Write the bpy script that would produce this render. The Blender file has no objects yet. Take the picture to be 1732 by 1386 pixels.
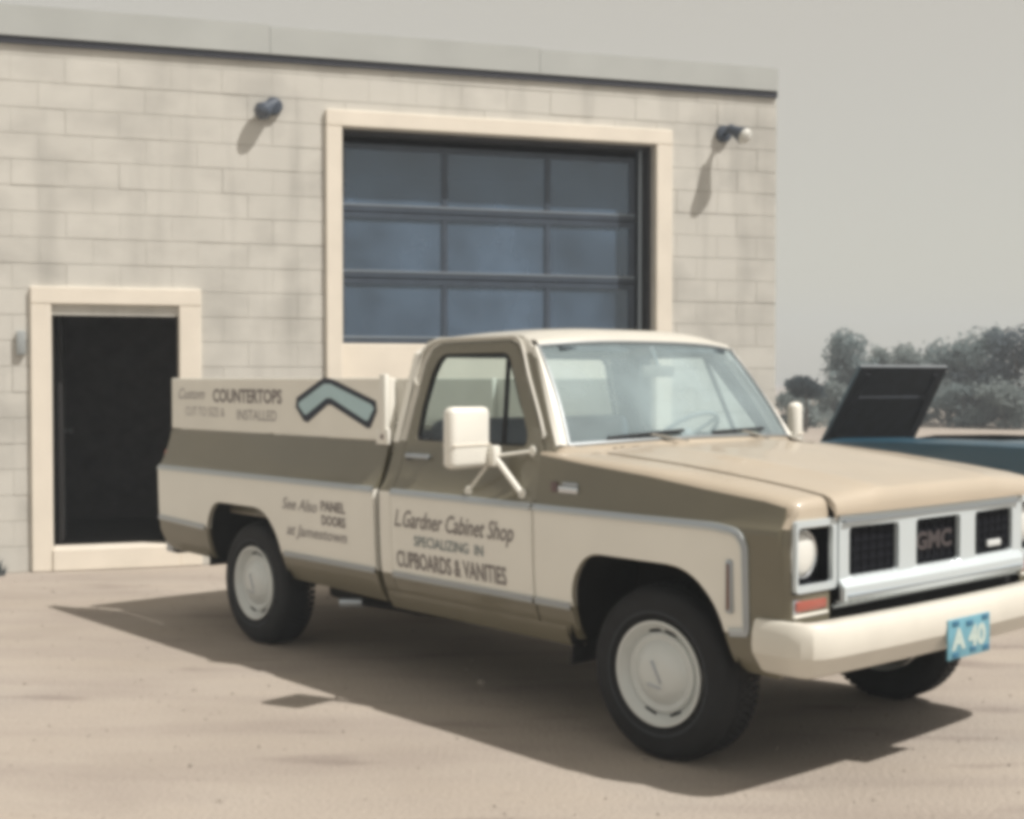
import bpy, bmesh, math, random
from mathutils import Vector, Matrix
from mathutils.geometry import delaunay_2d_cdt
random.seed(7)
R = math.radians
sc = bpy.context.scene
COL = sc.collection

# ------------------------------------------------------------------ camera
cam_d = bpy.data.cameras.new('camera'); cam = bpy.data.objects.new('camera', cam_d); COL.objects.link(cam)
cam.location = (0, 0, 1.6193); cam.rotation_euler = (math.pi/2 - 0.0223, 0, 0)
cam_d.sensor_width = 36; cam_d.lens = 46.56; cam_d.clip_start = 0.1; cam_d.clip_end = 2000
sc.camera = cam
# ------------------------------------------------------------------ sun and sky
TO_SUN = Vector((0.639, -0.304, 1.0)).normalized()
EL = math.asin(TO_SUN.z); AZ = math.atan2(TO_SUN.x, TO_SUN.y)
wd = bpy.data.worlds.new('World'); sc.world = wd; wd.use_nodes = True
nt = wd.node_tree; nt.nodes.clear()
sky = nt.nodes.new('ShaderNodeTexSky'); sky.sky_type = 'NISHITA'; sky.sun_disc = False
sky.sun_elevation = EL; sky.sun_rotation = AZ; sky.air_density = 1.0; sky.dust_density = 1.5; sky.ozone_density = 1.0
hs = nt.nodes.new('ShaderNodeHueSaturation'); hs.inputs['Saturation'].default_value = 1.1; hs.inputs['Value'].default_value = 1.0
mx = nt.nodes.new('ShaderNodeMix'); mx.data_type = 'RGBA'; mx.inputs[0].default_value = 0.68
mx.inputs[7].default_value = (7.1, 6.2, 4.6, 1)          # thin even overcast veil
bg = nt.nodes.new('ShaderNodeBackground'); bg.inputs['Strength'].default_value = 0.105
wo = nt.nodes.new('ShaderNodeOutputWorld')
nt.links.new(sky.outputs[0], hs.inputs['Color']); nt.links.new(hs.outputs[0], mx.inputs[6])
nt.links.new(mx.outputs[2], bg.inputs['Color']); nt.links.new(bg.outputs[0], wo.inputs['Surface'])
sun_d = bpy.data.lights.new('sun', 'SUN'); sun = bpy.data.objects.new('sun', sun_d); COL.objects.link(sun)
sun_d.energy = 5.0; sun_d.angle = R(0.7); sun_d.color = (1.0, 0.955, 0.90)
sun.rotation_euler = TO_SUN.to_track_quat('Z', 'Y').to_euler(); sun.location = (10, -5, 20)
vs = sc.view_settings; vs.view_transform = 'Standard'; vs.look = 'None'; vs.exposure = 0.0; vs.gamma = 1.0
sc.cycles.pixel_filter_type = 'GAUSSIAN'; sc.cycles.filter_width = 5.8   # the soft focus of the snapshot
sc.cycles.max_bounces = 7; sc.cycles.transparent_max_bounces = 12

# ------------------------------------------------------------------ materials
MATS = {}
def mat(name, col, rough=0.6, metal=0.0, var=0.0, scale=6.0, bump=0.0, bscale=60.0, coat=0.0, spec=0.5, rnd=0.0, var2=None, world=False, drip=0.0):
    if name in MATS: return MATS[name]
    m = bpy.data.materials.new(name); m.use_nodes = True; n = m.node_tree; b = n.nodes['Principled BSDF']
    b.inputs['Roughness'].default_value = rough; b.inputs['Metallic'].default_value = metal
    b.inputs['Coat Weight'].default_value = coat; b.inputs['Coat Roughness'].default_value = 0.08
    b.inputs['Specular IOR Level'].default_value = spec
    c4 = (*col, 1); b.inputs['Base Color'].default_value = c4
    if var or rnd or bump:
        tc = n.nodes.new('ShaderNodeNewGeometry' if world else 'ShaderNodeTexCoord'); CO = tc.outputs['Position' if world else 'Object']
    if var or rnd:
        nz = n.nodes.new('ShaderNodeTexNoise'); nz.inputs['Scale'].default_value = scale; nz.inputs['Detail'].default_value = 6
        n.links.new(CO, nz.inputs['Vector'])
        rp = n.nodes.new('ShaderNodeValToRGB')
        d = var2 or tuple(max(0, c*(1-var)) for c in col); l = tuple(min(1, c*(1+var)) for c in col)
        rp.color_ramp.elements[0].position = 0.3; rp.color_ramp.elements[1].position = 0.7
        rp.color_ramp.elements[0].color = (*d, 1); rp.color_ramp.elements[1].color = (*l, 1)
        n.links.new(nz.outputs['Fac'], rp.inputs[0])
        out = rp.outputs[0]
        if rnd:
            oi = n.nodes.new('ShaderNodeObjectInfo'); mr = n.nodes.new('ShaderNodeMapRange')
            mr.inputs['To Min'].default_value = 1-rnd; mr.inputs['To Max'].default_value = 1+rnd
            hv = n.nodes.new('ShaderNodeHueSaturation')
            n.links.new(oi.outputs['Random'], mr.inputs['Value']); n.links.new(mr.outputs[0], hv.inputs['Value'])
            n.links.new(out, hv.inputs['Color']); out = hv.outputs[0]
        if drip:      # weather streaks and grey patches
            for sc3, st in (((2.2, 2.2, .25), (.30, .48)), ((.9, .9, 1.3), (.34, .52))):
                mp = n.nodes.new('ShaderNodeMapping'); mp.inputs['Scale'].default_value = sc3; n.links.new(CO, mp.inputs['Vector'])
                dz = n.nodes.new('ShaderNodeTexNoise'); dz.inputs['Scale'].default_value = 1.6; dz.inputs['Detail'].default_value = 5; n.links.new(mp.outputs[0], dz.inputs['Vector'])
                dr = n.nodes.new('ShaderNodeMapRange'); dr.inputs['From Min'].default_value = st[0]; dr.inputs['From Max'].default_value = st[1]
                dr.inputs['To Min'].default_value = 1-drip; dr.inputs['To Max'].default_value = 1.0; n.links.new(dz.outputs['Fac'], dr.inputs['Value'])
                hv2 = n.nodes.new('ShaderNodeHueSaturation'); n.links.new(dr.outputs[0], hv2.inputs['Value']); n.links.new(out, hv2.inputs['Color']); out = hv2.outputs[0]
        n.links.new(out, b.inputs['Base Color'])
    if bump:
        bz = n.nodes.new('ShaderNodeTexNoise'); bz.inputs['Scale'].default_value = bscale; bz.inputs['Detail'].default_value = 4
        bp = n.nodes.new('ShaderNodeBump'); bp.inputs['Strength'].default_value = bump; bp.inputs['Distance'].default_value = 0.01
        n.links.new(CO, bz.inputs['Vector']); n.links.new(bz.outputs['Fac'], bp.inputs['Height'])
        n.links.new(bp.outputs[0], b.inputs['Normal'])
    MATS[name] = m; return m
def glass(name, tint, dust_sheen=0.0, dcol=(.5, .52, .52), refl=1.0):
    m = bpy.data.materials.new(name); m.use_nodes = True; n = m.node_tree; n.nodes.clear()
    o = n.nodes.new('ShaderNodeOutputMaterial'); t = n.nodes.new('ShaderNodeBsdfTransparent'); g = n.nodes.new('ShaderNodeBsdfGlossy')
    d = n.nodes.new('ShaderNodeBsdfDiffuse')
    t.inputs['Color'].default_value = (*tint, 1); g.inputs['Roughness'].default_value = 0.02
    g.inputs['Color'].default_value = (.9, .95, 1, 1); d.inputs['Color'].default_value = (*dcol, 1)
    m1 = n.nodes.new('ShaderNodeMixShader'); m2 = n.nodes.new('ShaderNodeMixShader')
    ml = n.nodes.new('ShaderNodeMath'); ml.operation = 'MULTIPLY'; ml.inputs[1].default_value = refl; ml.use_clamp = True
    f = n.nodes.new('ShaderNodeLayerWeight'); f.inputs['Blend'].default_value = .5   # Schlick reflectance from the facing ratio
    pw = n.nodes.new('ShaderNodeMath'); pw.operation = 'POWER'; pw.inputs[1].default_value = 5.0; n.links.new(f.outputs['Facing'], pw.inputs[0])
    ma = n.nodes.new('ShaderNodeMath'); ma.operation = 'MULTIPLY_ADD'; ma.inputs[1].default_value = .94; ma.inputs[2].default_value = .06; n.links.new(pw.outputs[0], ma.inputs[0])
    n.links.new(ma.outputs[0], ml.inputs[0]); n.links.new(ml.outputs[0], m1.inputs[0])
    n.links.new(t.outputs[0], m1.inputs[1]); n.links.new(g.outputs[0], m1.inputs[2])
    tc = n.nodes.new('ShaderNodeTexCoord'); nz = n.nodes.new('ShaderNodeTexNoise'); nz.inputs['Scale'].default_value = 1.1; nz.inputs['Detail'].default_value = 4
    mr = n.nodes.new('ShaderNodeMapRange'); mr.inputs['From Min'].default_value = 0.3; mr.inputs['From Max'].default_value = 0.75
    mr.inputs['To Min'].default_value = dust_sheen*0.3; mr.inputs['To Max'].default_value = dust_sheen*1.9
    n.links.new(tc.outputs['Object'], nz.inputs['Vector']); n.links.new(nz.outputs['Fac'], mr.inputs['Value']); n.links.new(mr.outputs[0], m2.inputs[0])
    n.links.new(m1.outputs[0], m2.inputs[1]); n.links.new(d.outputs[0], m2.inputs[2]); n.links.new(m2.outputs[0], o.inputs['Surface'])
    MATS[name] = m; return m

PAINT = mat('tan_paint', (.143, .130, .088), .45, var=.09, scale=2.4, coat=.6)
TANLIT = mat('tan_paint_sunlit', (.44, .375, .29), .5, var=.05, scale=2.5, coat=.5)   # tan paint's lighter copy: sunlight on the upper panels put into the colour
WHITE = mat('white_paint', (.78, .765, .70), .4, var=.03, scale=3, coat=.4)
ROOFW = mat('white_paint_roof_dimmed', (.55, .53, .47), .45, var=.04, scale=3, coat=.3)  # roof's copy of the white, darkened so direct sun doesn't blow it out
BUMPW = mat('bumper_white', (.66, .635, .565), .45, var=.05, scale=5, coat=.3)
CHROME = mat('chrome', (.62, .65, .68), .22, 1.0)
CHROMED = mat('dull_chrome', (.42, .46, .50), .35, .85)
BLACK = mat('black_rubber', (.012, .013, .016), .75, var=.3, scale=20)
TYREM = mat('tyre_rubber', (.008, .009, .011), .8, var=.35, scale=14, bump=.3, bscale=80)
TYREL = mat('tyre_scuff', (.035, .04, .047), .85)
UNDER = mat('underbody', (.008, .008, .008), .9, var=.4, scale=8)
DARK = mat('dark_insert', (.008, .009, .013), .85, spec=.15)
LENSR = mat('signal_lens', (.33, .085, .06), .35, coat=.3)
MARKER = mat('marker_lens', (.16, .085, .065), .3, coat=.5)
LAMPG = mat('headlight_glass', (.72, .72, .68), .12, coat=1.0)
RIMW = mat('rim_white', (.60, .63, .62), .35, var=.05, coat=.5)
INTER = mat('interior_trim', (.05, .07, .085), .6, var=.1)
SEATM = mat('seat_vinyl', (.045, .07, .095), .5, var=.1)
DASHM = mat('dash_top', (.30, .285, .25), .7)
STEERM = mat('steering_plastic', (.42, .44, .44), .4)
INKD = mat('sign_ink', (.20, .175, .17), .7, var=.2, scale=30)
INKB = mat('sign_ink_blue', (.19, .23, .24), .7, var=.2, scale=30)
INKL = mat('sign_ink_faint', (.33, .31, .30), .7)
NAVY = mat('sign_navy', (.012, .018, .035), .6)
SKYB = mat('sign_pale_blue', (.42, .58, .62), .6, var=.05)
PLATEB = mat('plate_blue', (.14, .34, .43), .45, var=.1, scale=20)
PLATED = mat('plate_dark_blue', (.03, .14, .24), .5)
PLATEW = mat('plate_white', (.48, .57, .53), .5)
REDL = mat('emblem_red', (.13, .085, .085), .45)
WSG = glass('windshield_glass', (.86, .94, .96), .30, (.44, .55, .58))  # film of dust plus sky reflection painted into the glass
SIDEG = glass('side_glass', (.82, .9, .9), .02)
DOORG = glass('door_pane_glass', (.4, .48, .58), .26, (.20, .29, .41), 1.6)  # dust and the panes' uneven pale reflection painted as one film
BLOCK = mat('concrete_block', (.56, .545, .50), .9, var=.05, scale=1.3, bump=.2, bscale=70, rnd=.025, world=True, drip=.17)
MORTAR = mat('mortar', (.48, .465, .425), .95, var=.1, bump=.2)
TRIM = mat('cream_trim', (.74, .68, .585), .6, var=.05, scale=3)
FASC = mat('fascia_metal', (.41, .425, .41), .5, var=.07, scale=1.5)
SHADOWG = mat('drip_edge', (.03, .033, .045), .7)
SASH = mat('door_sash', (.045, .062, .088), .5, var=.15)
SASHL = mat('sash_edge', (.24, .28, .32), .45)
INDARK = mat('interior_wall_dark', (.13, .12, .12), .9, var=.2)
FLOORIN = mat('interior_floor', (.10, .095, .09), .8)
LAMPB = mat('lamp_body', (.05, .065, .09), .5)
BULB = mat('bulb_glass', (.6, .6, .56), .2, coat=.5)
BLUEC = mat('car_blue', (.014, .065, .105), .4, coat=.4, var=.06)
LIDD = mat('lid_underside', (.018, .022, .03), .9, var=.3, scale=10)
BARK = mat('bark', (.07, .06, .05), .9)

# ------------------------------------------------------------------ helpers
def link(name, me, parent=None):
    o = bpy.data.objects.new(name, me); COL.objects.link(o)
    if parent is not None: o.parent = parent
    return o
def empty(name, loc=(0, 0, 0), rz=0):
    o = bpy.data.objects.new(name, None); COL.objects.link(o); o.location = loc; o.rotation_euler = (0, 0, rz); o.empty_display_size = .2
    return o
def tag(o, label, cat, group=None, kind=None):
    o['label'] = label; o['category'] = cat
    if group: o['group'] = group
    if kind: o['kind'] = kind
    return o
class MB:
    def __init__(s): s.v = []; s.f = []; s.m = []; s.mats = []
    def mi(s, m):
        if m not in s.mats: s.mats.append(m)
        return s.mats.index(m)
    def add(s, v, f, m, fm=None):
        o = len(s.v); s.v += [tuple(x) for x in v]; k = s.mi(m)
        for i, q in enumerate(f):
            s.f.append(tuple(o+j for j in q)); s.m.append(k if fm is None else s.mi(fm[i]))
    def box(s, c, d, m, bev=0.0, rot=None, seg=2):
        bm = bmesh.new(); bmesh.ops.create_cube(bm, size=1)
        bmesh.ops.scale(bm, vec=d, verts=bm.verts)
        if bev: bmesh.ops.bevel(bm, geom=bm.edges[:], offset=min(bev, min(d)*.49), segments=seg, affect='EDGES', profile=.5)
        M = Matrix.Translation(c) @ (rot.to_4x4() if rot else Matrix())
        bm.verts.ensure_lookup_table(); bm.verts.index_update()
        s.add([M @ v.co for v in bm.verts], [[v.index for v in f.verts] for f in bm.faces], m); bm.free()
    def tube(s, pts, r, m, n=8, cap=True):
        pts = [Vector(p) for p in pts]; rs = r if isinstance(r, (list, tuple)) else [r]*len(pts)
        rings = []; ref = None
        for i, p in enumerate(pts):
            d = (pts[min(i+1, len(pts)-1)] - pts[max(i-1, 0)]).normalized()
            if ref is None: ref = Vector((0, 0, 1)) if abs(d.z) < .9 else Vector((1, 0, 0))
            a = d.cross(ref).normalized(); b = d.cross(a).normalized(); ref = -b if False else ref
            rings.append([p + (a*math.cos(2*math.pi*k/n) + b*math.sin(2*math.pi*k/n))*rs[i] for k in range(n)])
        v = [q for g in rings for q in g]; f = []
        for i in range(len(pts)-1):
            for k in range(n): f.append((i*n+k, i*n+(k+1) % n, (i+1)*n+(k+1) % n, (i+1)*n+k))
        if cap: f.append(tuple(range(n))[::-1]); f.append(tuple(range((len(pts)-1)*n, len(pts)*n)))
        s.add(v, f, m)
    def lathe(s, prof, c, axis, m, n=48, ms=None):
        # prof: list of (r, h) along axis
        ax = Vector(axis).normalized(); a = ax.orthogonal().normalized(); b = ax.cross(a); c = Vector(c)
        v = []; f = []; fm = []
        for (r, h) in prof:
            for k in range(n):
                t = 2*math.pi*k/n; v.append(c + ax*h + (a*math.cos(t)+b*math.sin(t))*r)
        for i in range(len(prof)-1):
            for k in range(n):
                f.append((i*n+k, i*n+(k+1) % n, (i+1)*n+(k+1) % n, (i+1)*n+k)); fm.append(ms[i] if ms else m)
        s.add(v, f, m, fm)
    def grid(s, rows, m, closed=False):
        n = len(rows[0]); v = [p for r in rows for p in r]; f = []
        for i in range(len(rows)-1):
            for k in range(n if closed else n-1): f.append((i*n+k, i*n+(k+1) % n, (i+1)*n+(k+1) % n, (i+1)*n+k))
        s.add(v, f, m)
    def poly(s, pts, m): s.add(pts, [tuple(range(len(pts)))], m)
    def prism(s, pts, vec, m, mside=None):
        n = len(pts); vec = Vector(vec); a = [Vector(p) for p in pts]; b = [p+vec for p in a]
        f = [tuple(range(n))[::-1], tuple(range(n, 2*n))] + [(k, (k+1) % n, n+(k+1) % n, n+k) for k in range(n)]
        s.add(a+b, f, m, [m, m] + [mside or m]*n)
    def build(s, name, parent=None, smooth=True, ang=32, recalc=True, merge=0):
        me = bpy.data.meshes.new(name); me.from_pydata(s.v, [], s.f)
        for m in s.mats: me.materials.append(m)
        me.polygons.foreach_set('material_index', s.m)
        bm = bmesh.new(); bm.from_mesh(me)
        if merge: bmesh.ops.remove_doubles(bm, verts=bm.verts, dist=merge)
        if recalc: bmesh.ops.recalc_face_normals(bm, faces=bm.faces)
        if smooth:
            for f in bm.faces: f.smooth = True
            la = R(ang)
            for e in bm.edges:
                if len(e.link_faces) == 2 and e.link_faces[0].normal.length > 0 and e.link_faces[1].normal.length > 0:
                    if e.link_faces[0].normal.angle(e.link_faces[1].normal) > la or e.link_faces[0].material_index != e.link_faces[1].material_index: e.smooth = False
        bm.to_mesh(me); bm.free(); me.update()
        return link(name, me, parent)
def lerp(x, xs, ys):
    if x <= xs[0]: return ys[0]
    for i in range(1, len(xs)):
        if x <= xs[i]:
            t = (x-xs[i-1])/(xs[i]-xs[i-1]); return ys[i-1] + t*(ys[i]-ys[i-1])
    return ys[-1]
def inpoly(x, y, P):
    c = False; n = len(P); j = n-1
    for i in range(n):
        if (P[i][1] > y) != (P[j][1] > y) and x < (P[j][0]-P[i][0])*(y-P[i][1])/(P[j][1]-P[i][1]) + P[i][0]: c = not c
        j = i
    return c
def dens(P, step, closed=True):
    out = []; n = len(P)
    for i in range(n if closed else n-1):
        a, b = P[i], P[(i+1) % n]; L = math.hypot(b[0]-a[0], b[1]-a[1]); k = max(1, int(math.ceil(L/step)))
        for j in range(k): out.append((a[0]+(b[0]-a[0])*j/k, a[1]+(b[1]-a[1])*j/k))
    if not closed: out.append(P[-1])
    return out
def rnd_poly(P, r, n=5):
    """polygon with corners rounded; r a number or one per corner"""
    out = []; N = len(P)
    for i in range(N):
        ri = r[i] if isinstance(r, (list, tuple)) else r
        p = Vector((*P[i], 0)); a = Vector((*P[i-1], 0)); b = Vector((*P[(i+1) % N], 0))
        if ri <= 0: out.append(tuple(P[i])); continue
        da = (a-p); db = (b-p); ra = min(ri, da.length*.48, db.length*.48)
        s = p + da.normalized()*ra; e = p + db.normalized()*ra
        for k in range(n+1):
            t = k/n; q = s*(1-t)**2 + p*2*t*(1-t) + e*t*t; out.append((q.x, q.y))
    return out
def sheet(mb, outline, holes, fmap, m, step=.05, inner=(), matfn=None, flange=None, zlevels=()):
    """curved sheet: 2D outline with holes, triangulated and mapped to 3D; flange(u,v)->offset vector closes its edge"""
    pts = []; edges = []
    def addloop(L, closed=True):
        o = len(pts); pts.extend(Vector(q) for q in L); n = len(L)
        for i in range(n if closed else n-1): edges.append((o+i, o+(i+1) % n))
    def lv(L):
        out_ = []; zl = sorted(zlevels)
        for i in range(len(L)):
            a, b_ = L[i], L[(i+1) % len(L)]; out_.append(a)
            cr = [z for z in zl if min(a[1], b_[1])+1e-4 < z < max(a[1], b_[1])-1e-4]
            if a[1] > b_[1]: cr = cr[::-1]
            for z in cr:
                t = (z-a[1])/(b_[1]-a[1]); out_.append((a[0]+(b_[0]-a[0])*t, z))
        return out_
    O = lv(dens(outline, step)); H = [lv(dens(h, step)) for h in holes]
    addloop(O)
    for h in H: addloop(h)
    for L in inner: addloop(dens(L, step, True))
    us = [p[0] for p in outline]; vs_ = [p[1] for p in outline]
    nu = max(2, int((max(us)-min(us))/step)); nv = max(2, int((max(vs_)-min(vs_))/(step)))
    rows = sorted(set([min(vs_)+(max(vs_)-min(vs_))*j/nv for j in range(nv+1)] + list(zlevels)))
    for zv in rows:
        for i in range(nu+1):
            u = min(us)+(max(us)-min(us))*i/nu
            if inpoly(u, zv, outline) and not any(inpoly(u, zv, h) for h in holes): pts.append(Vector((u, zv)))
    V, E_, F, *_ = delaunay_2d_cdt(pts, edges, [], 0, 1e-5)
    keep = []; fm = []
    for f in F:
        cx = sum(V[i][0] for i in f)/len(f); cy = sum(V[i][1] for i in f)/len(f)
        if inpoly(cx, cy, outline) and not any(inpoly(cx, cy, h) for h in holes):
            keep.append(f); fm.append(matfn(cx, cy) if matfn else m)
    used = {}; P3 = []; F3 = []
    for f in keep:
        q = []
        for i in f:
            if i not in used: used[i] = len(P3); P3.append(fmap(V[i][0], V[i][1]))
            q.append(used[i])
        F3.append(tuple(q))
    if flange:
        cnt = {}
        for fi, f in enumerate(F3):
            for k in range(3):
                a, b = f[k], f[(k+1) % 3]; cnt.setdefault((min(a, b), max(a, b)), []).append((a, b, fi))
        inv = {k: i for i, k in used.items()}; dup = {}
        for ed, l in cnt.items():
            if len(l) == 1:
                a, b, fi = l[0]
                for k in (a, b):
                    if k not in dup:
                        dup[k] = len(P3); P3.append(Vector(P3[k]) + Vector(flange(V[inv[k]][0], V[inv[k]][1])))
                F3.append((b, a, dup[a], dup[b])); fm.append(fm[fi])
    mb.add(P3, F3, m, fm)
def text_mesh(s, size, shear=0.0, bold=0.0, spacing=1.0, sx=1.0):
    cu = bpy.data.curves.new('lettering_curve', 'FONT'); cu.body = s; cu.size = size; cu.shear = shear; cu.offset = bold
    cu.space_character = spacing; cu.resolution_u = 3; cu.align_x = 'LEFT'
    o = bpy.data.objects.new('lettering_curve', cu); COL.objects.link(o)
    dg = bpy.context.evaluated_depsgraph_get(); dg.update()
    me = bpy.data.meshes.new_from_object(o.evaluated_get(dg))
    v = [(a.co.x*sx, a.co.y) for a in me.vertices]; f = [tuple(q.vertices) for q in me.polygons]
    bpy.data.objects.remove(o); bpy.data.curves.remove(cu); bpy.data.meshes.remove(me)
    return v, f

# ================================================================== GROUND
def ground_material():
    m = bpy.data.materials.new('sandy_lot'); m.use_nodes = True; n = m.node_tree; b = n.nodes['Principled BSDF']
    b.inputs['Roughness'].default_value = .95; b.inputs['Specular IOR Level'].default_value = .2
    tc = n.nodes.new('ShaderNodeTexCoord')
    def noise(scale, det, vec=None, dist=0.):
        z = n.nodes.new('ShaderNodeTexNoise'); z.inputs['Scale'].default_value = scale; z.inputs['Detail'].default_value = det; z.inputs['Distortion'].default_value = dist
        n.links.new(vec or tc.outputs['Object'], z.inputs['Vector']); return z.outputs['Fac']
    def ramp(fac, stops):
        r = n.nodes.new('ShaderNodeValToRGB'); e = r.color_ramp.elements
        e[0].position, e[0].color = stops[0][0], (*stops[0][1], 1); e[1].position, e[1].color = stops[-1][0], (*stops[-1][1], 1)
        for p_, c_ in stops[1:-1]:
            q = e.new(p_); q.color = (*c_, 1)
        n.links.new(fac, r.inputs[0]); return r.outputs[0]
    def mix(a, b_, fac, typ='MIX'):
        x = n.nodes.new('ShaderNodeMix'); x.data_type = 'RGBA'; x.blend_type = typ
        for sk, val in ((0, fac), (6, a), (7, b_)):
            if isinstance(val, (int, float)): x.inputs[sk].default_value = val
            else: n.links.new(val, x.inputs[sk])
        return x.outputs[2]
    mp = n.nodes.new('ShaderNodeMapping'); mp.inputs['Scale'].default_value = (.35, 1.5, 1); mp.inputs['Rotation'].default_value = (0, 0, R(8))
    n.links.new(tc.outputs['Object'], mp.inputs['Vector'])
    base = ramp(noise(.55, 5), [(.3, (.325, .283, .242)), (.55, (.38, .335, .29)), (.75, (.355, .322, .288))])
    streak = ramp(noise(1.6, 6, mp.outputs[0], .6), [(.32, (.88, .87, .88)), (.52, (1, 1, 1)), (.75, (1.05, 1.04, 1.02))])
    blot = ramp(noise(2.6, 4, mp.outputs[0]), [(.29, (.74, .72, .73)), (.40, (1, 1, 1)), (1, (1, 1, 1))])
    grain = ramp(noise(60, 6), [(.25, (.78, .78, .78)), (.5, (1, 1, 1)), (.8, (1.15, 1.14, 1.12))])
    c = mix(base, streak, 1.0, 'MULTIPLY'); c = mix(c, blot, 1.0, 'MULTIPLY'); c = mix(c, grain, .7, 'MULTIPLY')
    n.links.new(c, b.inputs['Base Color'])
    bp = n.nodes.new('ShaderNodeBump'); bp.inputs['Strength'].default_value = .5; bp.inputs['Distance'].default_value = .02
    ad = n.nodes.new('ShaderNodeMath'); ad.operation = 'ADD'
    n.links.new(noise(45, 6), ad.inputs[0]); sc_ = n.nodes.new('ShaderNodeMath'); sc_.operation = 'MULTIPLY'; sc_.inputs[1].default_value = .5; n.links.new(noise(4, 3), sc_.inputs[0]); n.links.new(sc_.outputs[0], ad.inputs[1])
    n.links.new(ad.outputs[0], bp.inputs['Height']); n.links.new(bp.outputs[0], b.inputs['Normal'])
    return m
GM = ground_material()
mb = MB(); N = 40; rows = []
def gz(x, y):
    d = max(0, math.hypot(x, y-8)-14); return 0 if d <= 0 else .05*math.sin(x*.21)*math.sin(y*.17+1)*min(1, d/10) - .0
def axis_pts():
    a = [-600, -300, -150, -80, -50] + [-40+i*2 for i in range(41)] + [50, 80, 150, 300, 600]; return a
for y in axis_pts(): rows.append([(x, y+10, gz(x, y+10)) for x in axis_pts()])
mb.grid(rows, GM); g = mb.build('ground', ang=60); g['kind'] = 'structure'

# loose pebbles on the lot: nobody could count them
mb = MB(); PEB = mat('pebble', (.30, .265, .225), .9, var=.3, scale=3)
for i in range(2600):
    x = random.uniform(-5, 6); y = random.uniform(3.2, 11); r = random.choice((.003, .003, .004, .006, .008)) * random.uniform(.7, 1.4)
    if random.random() < .02: r *= 2.2
    a = random.uniform(0, 6.28)
    v = [(x+r*math.cos(a+k*1.57)*random.uniform(.7, 1.3), y+r*math.sin(a+k*1.57)*random.uniform(.7, 1.3), .001) for k in range(4)]
    v += [(x+(q[0]-x)*.5, y+(q[1]-y)*.5, r*.9) for q in v]
    mb.add(v, [(0, 1, 5, 4), (1, 2, 6, 5), (2, 3, 7, 6), (3, 0, 4, 7), (4, 5, 6, 7)], PEB)
tag(mb.build('gravel', smooth=False), 'loose pebbles scattered over the sandy lot', 'gravel', kind='stuff')

# ================================================================== BUILDING
BX, BY, BYAW = -4.042, 11.132, 0.306
bld = empty('block_building', (BX, BY, 0), BYAW)
tag(bld, 'pale concrete block workshop with flat roof behind the pickup truck', 'building')
UL, UR, ZT, DEP = -3.0, 7.0, 4.47, 11.0
DO = (.165, 1.21, .19, 2.26)      # man door opening u0,u1,z0,z1
GO = (2.635, 5.69, 0.0, 3.89)     # overhead door opening
WALLT = .22
def wallbox(mb, u0, u1, y0, y1, z0, z1, m): mb.box(((u0+u1)/2, (y0+y1)/2, (z0+z1)/2), (u1-u0, y1-y0, z1-z0), m)
mb = MB()
J = .007
for (u0, u1, z0, z1) in ((UL, DO[0], 0, ZT), (DO[0], DO[1], DO[3], ZT), (DO[0], DO[1], -.1, DO[2]-.06), (DO[1], GO[0], 0, ZT), (GO[0], GO[1], GO[3], ZT), (GO[1], UR, 0, ZT)):
    wallbox(mb, u0, u1, J, WALLT, z0, z1, MORTAR)
wall = mb.build('wall', bld, smooth=False); wall['label'] = 'front wall of painted concrete blocks'
# blocks: running bond, joints recessed
CH, CW, G = .2165, .433, .005
meshes = {}
def block_mesh(w, h):
    k = (round(w, 3), round(h, 3))
    if k not in meshes:
        b = MB(); e = .003; ex = .0004; d = .012
        x0, x1, z0, z1 = -w/2, w/2, -h/2, h/2
        v = [(x0-.0025, d, z0), (x1+.002, d, z0), (x1+.002, d, z1), (x0-.002, d, z1), (x0-.002, .003, z0), (x1+.002, .003, z0), (x1+.002, .003, z1), (x0-.002, .003, z1),
             (x0+ex, 0, z0+e), (x1-ex, 0, z0+e), (x1-ex, 0, z1-e), (x0+ex, 0, z1-e)]
        f = [(0, 1, 5, 4), (1, 2, 6, 5), (2, 3, 7, 6), (3, 0, 4, 7), (4, 5, 9, 8), (5, 6, 10, 9), (6, 7, 11, 10), (7, 4, 8, 11), (8, 9, 10, 11)]
        me = bpy.data.meshes.new('block'); me.from_pydata(v, [], f); me.materials.append(BLOCK); me.update(); meshes[k] = me
    return meshes[k]
stuffv = MB(); nblocks = 0
ncourse = int(math.ceil(ZT/CH))
for c in range(ncourse):
    z0, z1 = c*CH, min(ZT, (c+1)*CH)
    if z1-z0 < .05: continue
    cuts = [UR - k*CW - (CW/2 if c % 2 else 0) for k in range(0, 26)]
    cuts = sorted(set([UL, UR] + [q for q in cuts if UL < q < UR]))
    zm = (z0+z1)/2
    spans = [(UL, UR)]
    for O in (DO, GO):
        zt = O[3]; zb = -1
        if zm < zt:
            new = []
            for a, b in spans:
                if b <= O[0] or a >= O[1]: new.append((a, b))
                else:
                    if a < O[0]: new.append((a, O[0]))
                    if b > O[1]: new.append((O[1], b))
            spans = new
    for a, b in spans:
        ed = [a] + [q for q in cuts if a+.07 < q < b-.07] + [b]
        for u0, u1 in zip(ed, ed[1:]):
            w, h = u1-u0-.0045, z1-z0-G
            if w < .03: continue
            me = block_mesh(w, h)
            if u1 < -.75:
                stuffv.add([(p.co.x+(u0+u1)/2, p.co.y, p.co.z+zm) for p in me.vertices], [tuple(q.vertices) for q in me.polygons], BLOCK)
            else:
                o = link('block', me, wall); o.location = ((u0+u1)/2, random.uniform(-.0035, .002), zm); nblocks += 1
                o.rotation_euler = (random.uniform(-.004, .004), 0, random.uniform(-.003, .003))
so = stuffv.build('block', wall, smooth=False); so['kind'] = 'stuff'
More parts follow.
